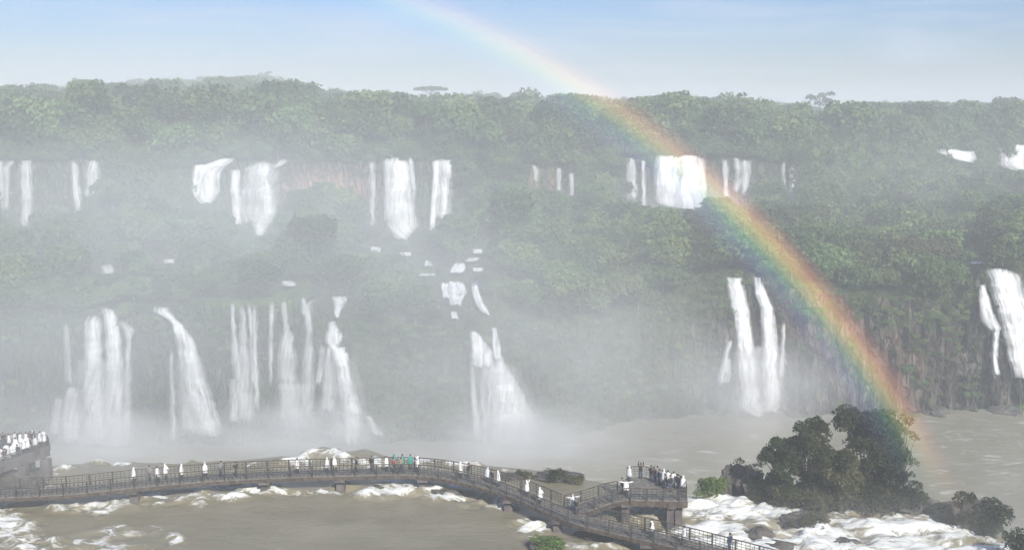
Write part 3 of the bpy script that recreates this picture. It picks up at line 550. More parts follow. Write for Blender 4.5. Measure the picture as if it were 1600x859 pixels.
# ---- trees one can tell apart
def make_tree(name, crown_me, trunk_me, label, loc, rz=0, sc=1, group=None, cat='tree'):
    e = bpy.data.objects.new(name, None); COL.objects.link(e); e.location = loc; e.rotation_euler = (0, 0, rz)
    e.scale = (sc, sc, sc) if not hasattr(sc, '__len__') else sc
    tag(e, label, cat, group); link('crown', crown_me, e)
    if trunk_me: link('trunk', trunk_me, e)
    return e
big = []
for i in range(5):
    bl = blobset(400 + i, 11, .95, 1.25, .5, .42)
    big.append((leaves(bl, 5200, .105, 410 + i, M_leaf if i % 2 else M_leaf_olive, .95), trunk_mesh(1.2, .07, bl, 420 + i)))
def on_surf(px, py):
    x, y, z = surf_px(px, py); return x, y, z
SLOPE = [(1440, 455, 6.2, 'large domed tree at the centre of the right slope, its crown the broadest there'), (1385, 438, 4.0, 'dark round tree tucked left of the broad domed crown'), (1500, 440, 4.2, 'olive tree between the broad domed crown and the small lip of water'),
         (1575, 402, 4.6, 'tall tree just above the massive right waterfall'), (1535, 395, 4.2, 'rounded tree directly above the small white lip of water'), (1490, 375, 4.6, 'grey green tree behind the broad domed crown'),
         (1420, 375, 4.4, 'leafy tree up the slope from the dark round tree'), (1355, 405, 3.6, 'pale tree beside the rainbow above the dark cliff'), (1300, 425, 3.3, 'low tree where the rainbow crosses the cliff top'),
         (1340, 350, 3.8, 'mid slope tree right of the rainbow with hazy crown'), (1290, 360, 3.4, 'small hazy tree close right of the rainbow'), (1395, 330, 4.4, 'tall tree on the upper right slope below the skyline'),
         (1450, 325, 4.2, 'tree on the slope under the low wide distant waterfall'), (1510, 318, 3.8, 'bushy tree right under the low wide distant waterfall'), (1560, 330, 4.4, 'tree in front of the distant block of white water'),
         (1610, 340, 4.6, 'tree cut by the right edge halfway up the slope'), (1600, 290, 3.0, 'small tree whose crown covers the corner of the distant white block'), (1330, 300, 3.8, 'dark tree high on the right slope'),
         (1240, 385, 3.2, 'small tree just right of the rainbow above the twin columns'), (1610, 392, 4.0, 'tree at the right edge above the massive waterfall'), (1395, 410, 4.0, 'broad leaved tree just above the dark round tree'), (1255, 330, 3.4, 'shrubby tree under the two faint last streams')]
for i, (px, py, R, lab) in enumerate(SLOPE):
    x, y, z = on_surf(px, py); k = i % 5
    make_tree('broadleaf_tree', big[k][0], big[k][1], lab, (x, y, z - .2), random.uniform(0, 6), (R, R, R * random.uniform(.9, 1.1)), 'large trees on the right slope')
MID = [(330, 372, 3.4, 'dark tree between the cream waterfall and the wide veil'), (398, 392, 2.6, 'tree at the notched foot of the wide veil'), (148, 340, 3.2, 'misty tree at the foot of the pair of pale veils'), (585, 385, 2.6, 'tree left of the tallest upper waterfall foot'),
       (690, 392, 3.4, 'dark misty tree below the squarish white waterfall'), (440, 376, 2.6, 'round tree right of the wide veil foot'), (820, 352, 3.6, 'pale green tree on the terrace right of the upper waterfalls'), (900, 380, 3.4, 'light green misty tree at the middle of the terrace'),
       (1010, 372, 3.0, 'misty tree below the two faint threads'), (1080, 372, 2.8, 'tree at foot of the curtain crossed by the rainbow')]
for i, (px, py, R, lab) in enumerate(MID):
    x, y, z = on_surf(px, py); k = (i + 2) % 5
    s0 = clear_of_falls(np.array([x]), np.array([y]), np.array([z]), np.array([R * .9]))[0]; R *= max(.45, s0)
    make_tree('terrace_tree', big[k][0], big[k][1], lab, (x, y, z - .3), random.uniform(0, 6), (R, R, R), 'trees at the feet of the upper waterfalls')
# skyline trees
def sky_tree(name, px, py_top, Y, R, style, label):
    z1 = float(z_of(py_top, Y)); x = at_y(px, py_top, Y).x; H = 12
    r = random.Random(px)
    if style == 'flat': bl = [(q * math.cos(a), q * math.sin(a) * .8, H - .9 - 1.5 * (q / R) ** 2, R * .2) for q, a in [(0, 0)] + [(R * .5, i * 1.05) for i in range(6)] + [(R * .82, i * .7 + .2) for i in range(9)]]; me = leaves(bl, 5200, .9, px, M_leaf_dark, .42)
    elif style == 'round': bl = [(0, 0, H - R, R * .8)] + [(R * .5 * math.cos(i), R * .5 * math.sin(i), H - R * r.uniform(.6, 1.6), R * .5) for i in range(6)]; me = leaves(bl, 1800, .9, px, M_leaf_dark)
    else: bl = [(R * .8 * math.cos(i * 1.3), R * .5 * math.sin(i * 1.3), H - R * .3 - i * R * .13, R * .36) for i in range(7)]; me = leaves(bl, 900, .8, px, M_leaf_dark, .7)
    make_tree(name, me, trunk_mesh(H * .9, .32, bl, px), label, (x, Y, z1 - H), 0, 1, 'trees standing out on the skyline')
sky_tree('flat_topped_tree', 673, 135, 640, 9.8, 'flat', 'flat topped tree like a parasol on the skyline left of the rainbow')
sky_tree('flat_topped_tree', 893, 148, 700, 13, 'flat', 'wide low crown where the rainbow meets the skyline')
sky_tree('emergent_tree', 1282, 142, 560, 6.5, 'ragged', 'lone ragged emergent tree with leaning branches on the right skyline')
sky_tree('emergent_tree', 413, 111, 940, 5.5, 'ragged', 'tallest ragged tree on top of the left skyline hump')
sky_tree('emergent_tree', 387, 117, 940, 5, 'round', 'round treetop just left of the tallest ragged skyline tree')
sky_tree('emergent_tree', 345, 119, 940, 4, 'ragged', 'thin treetop at left end of the skyline hump')
sky_tree('emergent_tree', 217, 122, 900, 4.2, 'flat', 'small flat crown alone on the left skyline')
sky_tree('emergent_tree', 315, 119, 920, 4.6, 'round', 'round crown between the small flat crown and the skyline hump')
sky_tree('emergent_tree', 478, 133, 930, 3.6, 'ragged', 'spiky treetop on the falling right side of the skyline hump')
sky_tree('emergent_tree', 532, 139, 900, 4.4, 'round', 'round treetop halfway between skyline hump and flat topped tree')
sky_tree('emergent_tree', 110, 128, 900, 4.2, 'round', 'leftmost round crown on the skyline')
sky_tree('emergent_tree', 976, 150, 900, 4, 'round', 'dark knob of a treetop right of the rainbow on the skyline')
sky_tree('emergent_tree', 1054, 150, 900, 4, 'round', 'dark treetop above the curtain crossed by the rainbow')
sky_tree('emergent_tree', 1578, 156, 900, 5, 'round', 'rounded treetop at right end of the skyline')
sky_tree('emergent_tree', 735, 150, 880, 4, 'round', 'low treetop right of the flat topped tree')

# ------------------------------------------------------------------ rocks and the small wooded island
def rock_mesh(seed, sub=4, rough=.35):
    bm = bmesh.new(); bmesh.ops.create_icosphere(bm, subdivisions=sub, radius=1)
    for v in bm.verts:
        c = v.co.copy(); from_ = c.normalized()
        n = float(fbm(np.array([c.x * 1.3 + seed * 3.1 + c.z]), np.array([c.y * 1.3 + c.z * .7 + seed]), seed, 4)[0]) - .5
        st = math.floor(c.z * 3 + n * 3) / 3
        n2 = float(fbm(np.array([c.x * 4.3 + seed + c.z * 3]), np.array([c.y * 4.3 - c.z * 2.7]), seed + 40, 3)[0]) - .5
        n = n + .55 * (math.floor(n2 * 6) / 6 + n2 * .4)
        v.co = from_ * (1 + rough * 2 * n); v.co.z = v.co.z * .7 + .3 * st
    me = bpy.data.meshes.new('rock'); bm.to_mesh(me); bm.free(); me.materials.append(M_rock)
    return me
RM = [rock_mesh(i, 4, .4) for i in range(5)]
def rock(px, py, w_, h_, label, k=0, depth=None, z=0., rz=0.):
    p = at_z(px, py, z); s = (p - Vector((0, 0, CAMZ))).length / F
    o = link('rock', RM[k % 5], None, (p.x, p.y + w_ * s * .3, z), rz, (w_ * s / 2, (depth or w_ * .8) * s / 2, h_ * s))
    return tag(o, label, 'rock', 'rocks in the upper river')
rock(1187, 843, 44, 17, 'lone grey boulder surrounded by white rapids', 0)
rock(1262, 826, 90, 16, 'long low rock with green growth below the island', 1, 50)
rock(1142, 772, 44, 42, 'leaning dark slab at the left end of the island', 2, 30, rz=.4)
rock(1172, 778, 52, 40, 'cracked dark boulder right of the leaning slab', 3, 40)
rock(1215, 790, 90, 34, 'dark rock under the left trees of the island', 4, 60)
rock(1290, 798, 140, 30, 'broad rock base under the middle of the island', 1, 90)
rock(1380, 800, 120, 34, 'broad dark rock base under the right part of the island', 2, 90)
rock(1440, 806, 80, 22, 'low mossy rock trailing right from the island', 3, 60)
rock(1490, 815, 90, 20, 'flat green topped rock left of the bushy outcrop', 0, 50)
rock(1533, 834, 70, 52, 'tall bushy outcrop standing in the right rapids', 4, 60)
rock(868, 753, 84, 8, 'low dark rock shelf with shrubs behind the walkway', 1, 50)
rock(800, 749, 44, 5, 'small wet rock left of the shrubby shelf', 2, 40)
rock(852, 862, 60, 18, 'mossy boulder in front of the walkway bend', 3, 50)
rock(700, 775, 50, 8, 'submerged rock in the foam under the walkway', 4, 20)
rock(585, 768, 30, 8, 'small dark rock in foam below the walkway middle', 0, 20)
rock(1008, 780, 60, 15, 'dark rock under the lookout platform', 2, 30)
rock(960, 852, 120, 14, 'shadowed rock shelf under the lower walkway', 0, 40)
rock(1215, 862, 60, 10, 'dark wet rock at bottom edge below the lone boulder', 1, 40)
rock(1325, 852, 40, 7, 'small rock tip in the rapids below the island', 2, 30)
rock(-20, 780, 120, 30, 'grey rock under the overlook at left edge', 3, 80)
rock(60, 752, 90, 12, 'low grey rock right of the overlook pillar', 4, 50)

for i, (px, w_, lab) in enumerate(((872, 30, 'grey boulder at the waterline right of the fan shaped waterfall'), (935, 22, 'small boulder at the foot of the green misty wall'), (1010, 34, 'long boulder at the waterline below the green wall'),
        (1098, 26, 'boulder at the waterline left of the twin columns'), (1238, 30, 'boulder at the waterline right of the twin columns'), (1458, 40, 'large dark boulder at the foot of the right cliff'), (1512, 26, 'small dark boulder at the right cliff waterline'), (1566, 46, 'black rock below the massive right waterfall'))):
    x, y, z = surf_s(np.array([float(px)]), np.array([.02])); sc_ = w_ * .14 / 2
    tag(link('rock', RM[i % 5], None, (float(x[0]), float(y[0]) - 1.5, -24), i * 1.3, (sc_, sc_ * .7, sc_ * .55)), lab, 'rock', 'boulders along the far waterline')
def bush(px, py, w_, h_, label, mt, seed, n=1500, z=0., dens=1., leaf=.22, flat=.8, tw=True):
    p = at_z(px, py, z); s = (p - Vector((0, 0, CAMZ))).length / F; R = w_ * s / 2; H = h_ * s; r = random.Random(seed)
    bl = [(0, 0, H * .5, min(R, H) * .55)] + [(R * .72 * r.uniform(-1, 1), R * .5 * r.uniform(-1, 1), H * r.uniform(.2, .82), min(R, H) * r.uniform(.28, .48)) for _ in range(9)]
    e = bpy.data.objects.new('shrub', None); COL.objects.link(e); e.location = (p.x, p.y, z); tag(e, label, 'shrub', 'shrubs on rocks in the river')
    link('crown', leaves(bl, n, leaf, seed, mt, flat), e)
    m = MB()
    for b in bl[1:7]: m.tube([(b[0] * .15, b[1] * .15, -.4), (b[0] * .6, b[1] * .6, b[2] * .5), b[:3]], [.07, .05, .02], 5)
    link('stem', m.mesh('stem', M_bark), e)
    return e
def itree(px, py, w_, h_, label, mt, seed, n, leaf=.2, trunk=.35, sparse=False, dy=0):
    p = at_z(px, py, .6); s = (p - Vector((0, 0, CAMZ))).length / F; R = w_ * s / 2; H = h_ * s; r = random.Random(seed)
    e = bpy.data.objects.new('island_tree', None); COL.objects.link(e); e.location = (p.x, p.y + dy, .6); tag(e, label, 'tree', 'trees on the small island')
    cz = H * .62; bl = [(0, 0, cz, R * .5)]
    for i in range(18):
        a = r.uniform(0, 6.28); u = r.uniform(-1, 1); q = math.sqrt(1 - u * u) * r.uniform(.55, .86)
        bl.append((R * q * math.cos(a), R * q * math.sin(a), cz + u * H * .32, R * r.uniform(.23, .40)))
    if sparse: bl = [(b[0], b[1], b[2], b[3] * .6) for b in bl[1:]]
    link('crown', leaves(bl, n, leaf, seed, mt), e)
    m = MB(); fk = Vector((r.uniform(-.3, .3), 0, H * .28)); m.tube([(0, 0, -1), fk * .6, fk], [.26, .2, .17], 7)
    for b in bl[::1]:
        m.tube([fk * r.uniform(.7, 1), fk.lerp(Vector(b[:3]), .5) + Vector((0, 0, .3)), b[:3]], [.1, .06, .02], 5)
    link('trunk', m.mesh('trunk', M_bark, True), e)
    return e
itree(1345, 792, 98, 148, 'tallest domed tree with a see-through crown on the island', M_leaf_dark, 51, 11000, .27)
itree(1262, 790, 84, 126, 'second tree with dark top in the middle of the island', M_leaf_dark, 52, 9000, .25)
itree(1218, 788, 62, 108, 'dark dense tree left of the middle one on the island', M_leaf_dark, 53, 8500, .25)
itree(1305, 786, 60, 86, 'olive tree filling the gap before the tallest island tree', M_leaf_olive, 54, 6000, .22, dy=-2)
itree(1407, 790, 66, 136, 'sparse twiggy tree in the rainbow foot at right of the island', M_leaf_olive, 55, 1500, .2, sparse=True)
itree(1380, 792, 80, 108, 'shaded leafy tree on the island right of the tallest one', M_leaf_dark, 56, 9000, .25, dy=1)
bush(1112, 778, 56, 34, 'bright yellow green bush at the left tip of the island', M_leaf_bright, 61, 2600, leaf=.2)
bush(1168, 756, 46, 38, 'loose olive shrub behind the cracked boulder', M_leaf_olive, 62, 1200)
bush(1240, 800, 76, 40, 'olive scrub below the island trees, in front of the dark tree', M_leaf_olive, 63, 2600)
bush(1300, 806, 84, 44, 'grey olive scrub at the middle foot of the island', M_leaf_olive, 64, 2800)
bush(1365, 806, 96, 50, 'dark scrub at the right foot of the island', M_leaf_dark, 65, 3200)
bush(1420, 804, 60, 50, 'dark thick scrub under the sparse twiggy tree', M_leaf_dark, 66, 2400)
bush(1195, 786, 50, 40, 'small scrub beside the cracked boulder, under the dark tree', M_leaf_dark, 67, 1800)
bush(1262, 828, 80, 20, 'low green mat of plants on the long low rock', M_leaf_olive, 68, 1500, leaf=.18)
bush(1480, 818, 70, 22, 'low green growth trailing right of the island', M_leaf_olive, 69, 1400)
bush(1530, 832, 66, 56, 'dense dark bush covering the tall outcrop', M_leaf_dark, 70, 3600)
bush(1552, 838, 44, 24, 'low skirt of leaves at right foot of the outcrop', M_leaf_dark, 71, 1400)
bush(870, 753, 46, 20, 'dark shrub on the rock shelf behind the walkway', M_leaf_dark, 72, 900, leaf=.18)
bush(897, 756, 40, 14, 'low green shrub at right end of the rock shelf', M_leaf_olive, 73, 800, leaf=.18)
bush(826, 748, 40, 10, 'flat green tuft at left end of the rock shelf', M_leaf_olive, 74, 600, leaf=.18)
bush(856, 866, 52, 32, 'yellow green bush on the mossy boulder before the walkway', M_leaf_bright, 75, 1700, leaf=.18)
bush(1592, 882, 60, 58, 'dark twiggy bush cut off by the bottom right corner', M_leaf_dark, 76, 1500, leaf=.2)

# ------------------------------------------------------------------ walkways
DZ = 1.9
def catmull(P, step):
    P = [Vector(p) for p in P]; out = []
    for i in range(len(P) - 1):
        p0, p1, p2, p3 = P[max(i - 1, 0)], P[i], P[i + 1], P[min(i + 2, len(P) - 1)]
        n = max(2, int((p2 - p1).length / step))
        for k in range(n):
            t = k / n; out.append(.5 * ((2 * p1) + (p2 - p0) * t + (2 * p0 - 5 * p1 + 4 * p2 - p3) * t * t + (3 * p1 - p0 - 3 * p2 + p3) * t ** 3))
    out.append(P[-1]); return out
def resample(pts, step):
    d = [0]
    for a, b in zip(pts, pts[1:]): d.append(d[-1] + (b - a).length)
    n = max(1, round(d[-1] / step)); q = np.linspace(0, d[-1], n + 1); A_ = np.array([tuple(p) for p in pts])
    return [Vector([float(np.interp(t, d, A_[:, k])) for k in range(3)]) for t in q]
def offs(pts, w_):
    out = []
    for i, p in enumerate(pts):
        t = pts[min(i + 1, len(pts) - 1)] - pts[max(i - 1, 0)]; nrm = Vector((-t.y, t.x, 0)).normalized(); out.append(p + nrm * w_)
    return out
def ribbon(m, A1, B1, z0, z1):
    b = len(m.v)
    for a, c in zip(A1, B1):
        m.v += [Vector((a.x, a.y, a.z + z0)), Vector((c.x, c.y, c.z + z0)), Vector((c.x, c.y, c.z + z1)), Vector((a.x, a.y, a.z + z1))]
    for i in range(len(A1) - 1):
        q = b + 4 * i
        for k in range(4): m.f.append([q + k, q + (k + 1) % 4, q + 4 + (k + 1) % 4, q + 4 + k])
    m.f.append([b, b + 3, b + 2, b + 1]); q = b + 4 * (len(A1) - 1); m.f.append([q, q + 1, q + 2, q + 3])
post_b = MB(); post_b.box((0, 0, .5), (.13, .13, 1.16)); post_b.box((0, 0, 1.1), (.14, .14, .05)); POST = post_b.mesh('post', M_metal)
def railing(pts, root, closed=False, post=2.0, skip=None, gap=(0, 0)):
    pp = resample(pts, post)
    for p in pp:
        if skip and skip(p): continue
        link('post', POST, root, tuple(p - root.location))
    mbar = MB()
    for p in resample(pts, .42) + [None]:
        if p is None or (skip and skip(p)):
            if len(mbar.v) > 100: mbar.build('railing_infill', M_metal, root)
            mbar = MB()
        else: mbar.box(p - root.location + Vector((0, 0, .56)), (.035, .035, 1.08))
    fine = resample(pts, .6); off = root.location
    for h, t in ((1.12, .08), (.85, .035), (.6, .035), (.35, .035)):
        m = MB(); run = []
        segs = []
        for p in fine:
            if skip and skip(p):
                if len(run) > 1: segs.append(run)
                run = []
            else: run.append(p)
        if len(run) > 1: segs.append(run)
        for g in segs:
            L_ = offs(g, t / 2); R_ = offs(g, -t / 2); ribbon(m, [q - off for q in L_], [q - off for q in R_], h, h + t)
        m.build('handrail' if h > 1 else 'rail', M_metal if h < 1 else M_wood, root)
PW = [(-420, 815), (-220, 800), (-60, 784), (0, 777), (100, 772), (200, 762), (300, 753), (400, 747), (520, 743), (640, 741), (700, 748), (760, 762), (810, 780), (870, 806), (905, 819), (960, 832), (1050, 853), (1150, 880), (1330, 930)]
near = resample(catmull([at_z(a, b, DZ) for a, b in PW], .8), .8)
WID = 2.3
far = offs(near, WID)
main = bpy.data.objects.new('walkway', None); COL.objects.link(main); main.location = (near[60].x, near[60].y, 0)
tag(main, 'long curving walkway over the river crowded with visitors in ponchos', 'walkway')
off = main.location
def rel(l): return [q - off for q in l]
m = MB(); ribbon(m, rel(near), rel(far), -.12, 0); m.build('deck', M_deck, main)
for o_ in (.0, WID - .25):
    m = MB(); ribbon(m, rel(offs(near, o_)), rel(offs(near, o_ + .25)), -.5, -.124); m.build('beam', M_wood, main)
# branch walkway and lookout platform
PZ = 2.6
Bn = [at_z(888, 806, DZ), at_z(925, 795, DZ + .1), at_z(960, 783, PZ - .1), at_z(985, 779, PZ)]
bn = resample(catmull(Bn, .6), .6)
def far_of(l, w_): return offs(l, w_)
bf = far_of(bn, 2.2)
plat_px = [(985, 780), (1073, 782), (1070, 762), (1030, 750), (1002, 744), (980, 746), (970, 758)]
pl = [at_z(a, b, PZ) for a, b in plat_px]
look = bpy.data.objects.new('lookout_platform', None); COL.objects.link(look); look.location = (pl[0].x, pl[0].y, 0)
tag(look, 'railed lookout platform at the end of the branch walkway on concrete columns', 'platform')
lo = look.location
m = MB(); ribbon(m, [q - lo for q in bn], [q - lo for q in bf], -.14, -.01); m.build('ramp', M_deck, look)
m = MB(); ribbon(m, [q - lo for q in bn], [q - lo for q in offs(bn, .22)], -.6, -.144); m.build('beam', M_wood, look)
def slab(poly, z0, z1):
    m = MB(); n = len(poly)
    for q in poly: m.v.append(Vector((q.x, q.y, q.z + z0)))
    for q in poly: m.v.append(Vector((q.x, q.y, q.z + z1)))
    m.f.append(list(range(n))[::-1]); m.f.append([n + i for i in range(n)])
    for i in range(n): m.f.append([i, (i + 1) % n, n + (i + 1) % n, n + i])
    return m
slab([q - lo for q in pl], -.13, 0).build('deck', M_deck, look)
for a, b in ((0, 1), (1, 2), (2, 3), (3, 4), (4, 5)):
    m = MB(); A_, B_ = pl[a] - lo, pl[b] - lo; m.bar(A_ - Vector((0, 0, .42)), B_ - Vector((0, 0, .42)), .22, .55); m.build('beam', M_wood, look)
railing(resample([pl[0], pl[1], pl[2], pl[3], pl[4], pl[5]], .5), look, post=1.6)
railing(resample([bn[2]] + bn[3:], .5), look, post=1.8)
fj = [q for q in bf[2:-1]]
railing(resample(fj, .5), look, post=1.8)
j0 = (Bn[0] + far[0] * 0)
jc = at_z(893, 800, DZ)
railing(near, main, post=2.3)
railing(far, main, post=2.3, skip=lambda p: (p - jc).length < 2.0)
m = MB()
def pier(px, py, root, wx=.9, wz=4.5, z1=None, dy=1.1):
    p = at_z(px, py, z1 or DZ); mm_ = MB(); c = p - root.location
    mm_.box((c.x, c.y + dy, (p.z - .51) / 2 - .9), (wx, 1.1, p.z - .51 + 1.8)); mm_.box((c.x, c.y + dy, p.z - .63), (wx * 1.25, 2.3, .23))
    return mm_.build('pier', M_conc, root)
for px, py in ((-150, 794), (205, 762), (412, 747), (530, 743), (660, 743), (794, 775), (872, 807), (1010, 844), (1150, 880)): pier(px, py, main)
pier(1048, 780, look, .7, z1=PZ, dy=.5); pier(1062, 780, look, .7, z1=PZ, dy=.9); pier(978, 780, look, .8, z1=PZ, dy=.9)
# overlook at the left edge
OZ = 3.4
ol_px = [(78, 703), (60, 710), (-60, 752), (-200, 790), (-260, 740), (-60, 698), (40, 692), (74, 694)]
ol = [at_z(a, b, OZ) for a, b in ol_px]
ov = bpy.data.objects.new('overlook', None); COL.objects.link(ov); ov.location = (ol[0].x, ol[0].y, 0)
tag(ov, 'raised concrete overlook on pillars crowded with visitors at the left edge', 'viewing deck')
oo = ov.location
slab([q - oo for q in ol], -.6, 0).build('deck', M_conc, ov)
for nm, idx in (('parapet', (5, 6, 7, 0, 1, 2, 3)),):
    pts = resample([ol[i] for i in idx], .7); mm_ = MB(); ribbon(mm_, [q - oo for q in offs(pts, .1)], [q - oo for q in offs(pts, -.12)], .0, .62); mm_.build('parapet', M_conc, ov)
    railing(resample(pts, .5), ov, post=2.0)
for px, py, w_ in ((66, 712, .95), (30, 722, .8), (-30, 742, .8), (40, 694, .8)):
    p = at_z(px, py, OZ) - oo; mm_ = MB(); mm_.box((p.x, p.y + .8, (OZ - .6) / 2 - .8), (w_, .9, OZ - .6 + 1.6)); mm_.build('pillar', M_conc, ov)
m = MB(); a = at_z(-40, 752, .4) - oo; b = at_z(80, 742, .4) - oo; m.bar(a, b, 2.6, .5); m.build('footing', M_conc, ov)

# ------------------------------------------------------------------ people
M_skin = mat('skin', (.42, .26, .19), .6); M_hair = mat('hair', (.03, .022, .018), .6)
def cloth(n, c): return mat(n, c, .8, .2)
CL = {k: cloth(k + '_cloth', c) for k, c in dict(white=(.82, .83, .84), pale=(.62, .65, .68), dark=(.03, .03, .035), navy=(.03, .045, .09), teal=(.06, .30, .27), red=(.38, .07, .06), grey=(.22, .22, .23), blue=(.10, .2, .4), jeans=(.06, .08, .13), khaki=(.3, .25, .17)).items()}
def body_mesh(pose):
    """one continuous skinned figure 1.7 m tall, facing -Y"""
    J = {'pel': (0, 0, .93), 'spi': (0, .01, 1.12), 'che': (0, .01, 1.32), 'neck': (0, 0, 1.46), 'chin': (0, -.01, 1.53), 'head': (0, -.015, 1.60), 'crn': (0, 0, 1.68)}
    R = {'pel': (.15, .11), 'spi': (.13, .095), 'che': (.16, .11), 'neck': (.055, .055), 'chin': (.065, .07), 'head': (.078, .092), 'crn': (.05, .06)}
    E_ = [('pel', 'spi'), ('spi', 'che'), ('che', 'neck'), ('neck', 'chin'), ('chin', 'head'), ('head', 'crn')]
    for sgn, s in ((-1, 'l'), (1, 'r')):
        step = .16 * sgn if pose == 'walk' else 0.0
        J.update({'hip' + s: (.09 * sgn, 0, .88), 'kne' + s: (.10 * sgn, -.05 - step * .5, .48), 'ank' + s: (.105 * sgn, .03 - step, .09), 'toe' + s: (.12 * sgn, -.13 - step, .035)})
        R.update({'hip' + s: (.095, .1), 'kne' + s: (.06, .06), 'ank' + s: (.042, .045), 'toe' + s: (.04, .03)})
        if pose == 'up' or (pose == 'photo' and s == 'r'): arm = [(.19 * sgn, 0, 1.40), (.30 * sgn, -.10, 1.58), (.20 * sgn, -.22, 1.80), (.19 * sgn, -.24, 1.88)]
        elif pose == 'spread': arm = [(.19 * sgn, 0, 1.40), (.46 * sgn, -.02, 1.44), (.70 * sgn, -.05, 1.50), (.79 * sgn, -.05, 1.52)]
        elif pose in ('lean', 'photo'): arm = [(.19 * sgn, 0, 1.39), (.25 * sgn, -.10, 1.15), (.16 * sgn, -.33, 1.14), (.14 * sgn, -.41, 1.15)]
        else: arm = [(.19 * sgn, 0, 1.39), (.25 * sgn, .03, 1.12), (.26 * sgn, -.06, .87), (.26 * sgn, -.09, .79)]
        for n_, p, r_ in zip(('sh', 'el', 'wr', 'pa'), arm, (.065, .045, .03, .036)): J[n_ + s] = p; R[n_ + s] = (r_, r_)
        E_ += [('pel', 'hip' + s), ('hip' + s, 'kne' + s), ('kne' + s, 'ank' + s), ('ank' + s, 'toe' + s), ('che', 'sh' + s), ('sh' + s, 'el' + s), ('el' + s, 'wr' + s), ('wr' + s, 'pa' + s)]
    names = list(J); me = bpy.data.meshes.new('b'); me.from_pydata([J[k] for k in names], [(names.index(a), names.index(b)) for a, b in E_], [])
    o = bpy.data.objects.new('b', me); COL.objects.link(o)
    sk = o.modifiers.new('s', 'SKIN'); o.modifiers.new('u', 'SUBSURF').levels = 1
    for i, k in enumerate(names):
        v = me.skin_vertices[0].data[i]; v.radius = R[k]; v.use_root = (k == 'pel')
    dg = bpy.context.evaluated_depsgraph_get(); dg.update(); out = bpy.data.meshes.new_from_object(o.evaluated_get(dg)); bpy.data.objects.remove(o)
    # fingers rooted in each palm, nose and ears joined to the same mesh
    bm = bmesh.new(); bm.from_mesh(out); mb = MB()
    for s, sgn in (('l', -1), ('r', 1)):
        pa = Vector(J['pa' + s]); d = (pa - Vector(J['wr' + s])).normalized(); sd_ = d.cross(Vector((sgn, .2, .1))).normalized()
        for k in range(4):
            b = pa + sd_ * (k - 1.5) * .019; ln = (.07, .08, .075, .06)[k]; c = Vector((-sgn, 0, 0)) * .012
            mb.tube([b, b + d * ln * .6 + c * .3, b + d * ln + c], [.010, .009, .006], 5)
        tb = pa - d * .02 + sd_ * -.03; mb.tube([tb, tb + (d * .7 - sd_ * .7) * .04, tb + (d - sd_ * .4) * .065], [.011, .010, .007], 5)
    mb.tube([(0, -.10, 1.60), (0, -.125, 1.575), (0, -.10, 1.57)], [.006, .013, .008], 5)
    for sgn in (-1, 1): mb.tube([(.078 * sgn, .0, 1.62), (.09 * sgn, .01, 1.59), (.078 * sgn, 0, 1.565)], [.01, .016, .008], 5)
    tmp = mb.mesh('t', M_skin); bm.from_mesh(tmp); me2 = bpy.data.meshes.new('person'); bm.to_mesh(me2); bm.free()
    me2.materials.clear(); me2.materials.append(M_skin)
    for p in me2.polygons: p.use_smooth = True
    return me2, J
def tube_mesh(name, rings, mt, n=14, cap=True):
    """lofted rings (x, y, z, rx, ry, wobble)"""
    V = []; f = []
    for (x, y, z, rx, ry, wb) in rings:
        for k in range(n):
            a = 2 * math.pi * k / n; q = 1 + wb * math.sin(a * 5 + z * 3); V.append((x + rx * q * math.cos(a), y + ry * q * math.sin(a), z))
    for i in range(len(rings) - 1):
        for k in range(n): f.append((i * n + k, i * n + (k + 1) % n, (i + 1) * n + (k + 1) % n, (i + 1) * n + k))
    if cap: f.append(tuple(range(n))[::-1]); f.append(tuple((len(rings) - 1) * n + k for k in range(n)))
    me = bpy.data.meshes.new(name); me.from_pydata(V, [], f); me.materials.append(mt)
    for p in me.polygons: p.use_smooth = True
    return me
BODY = {p: body_mesh(p) for p in ('stand', 'walk', 'up', 'spread', 'lean', 'photo')}
_cm = {}
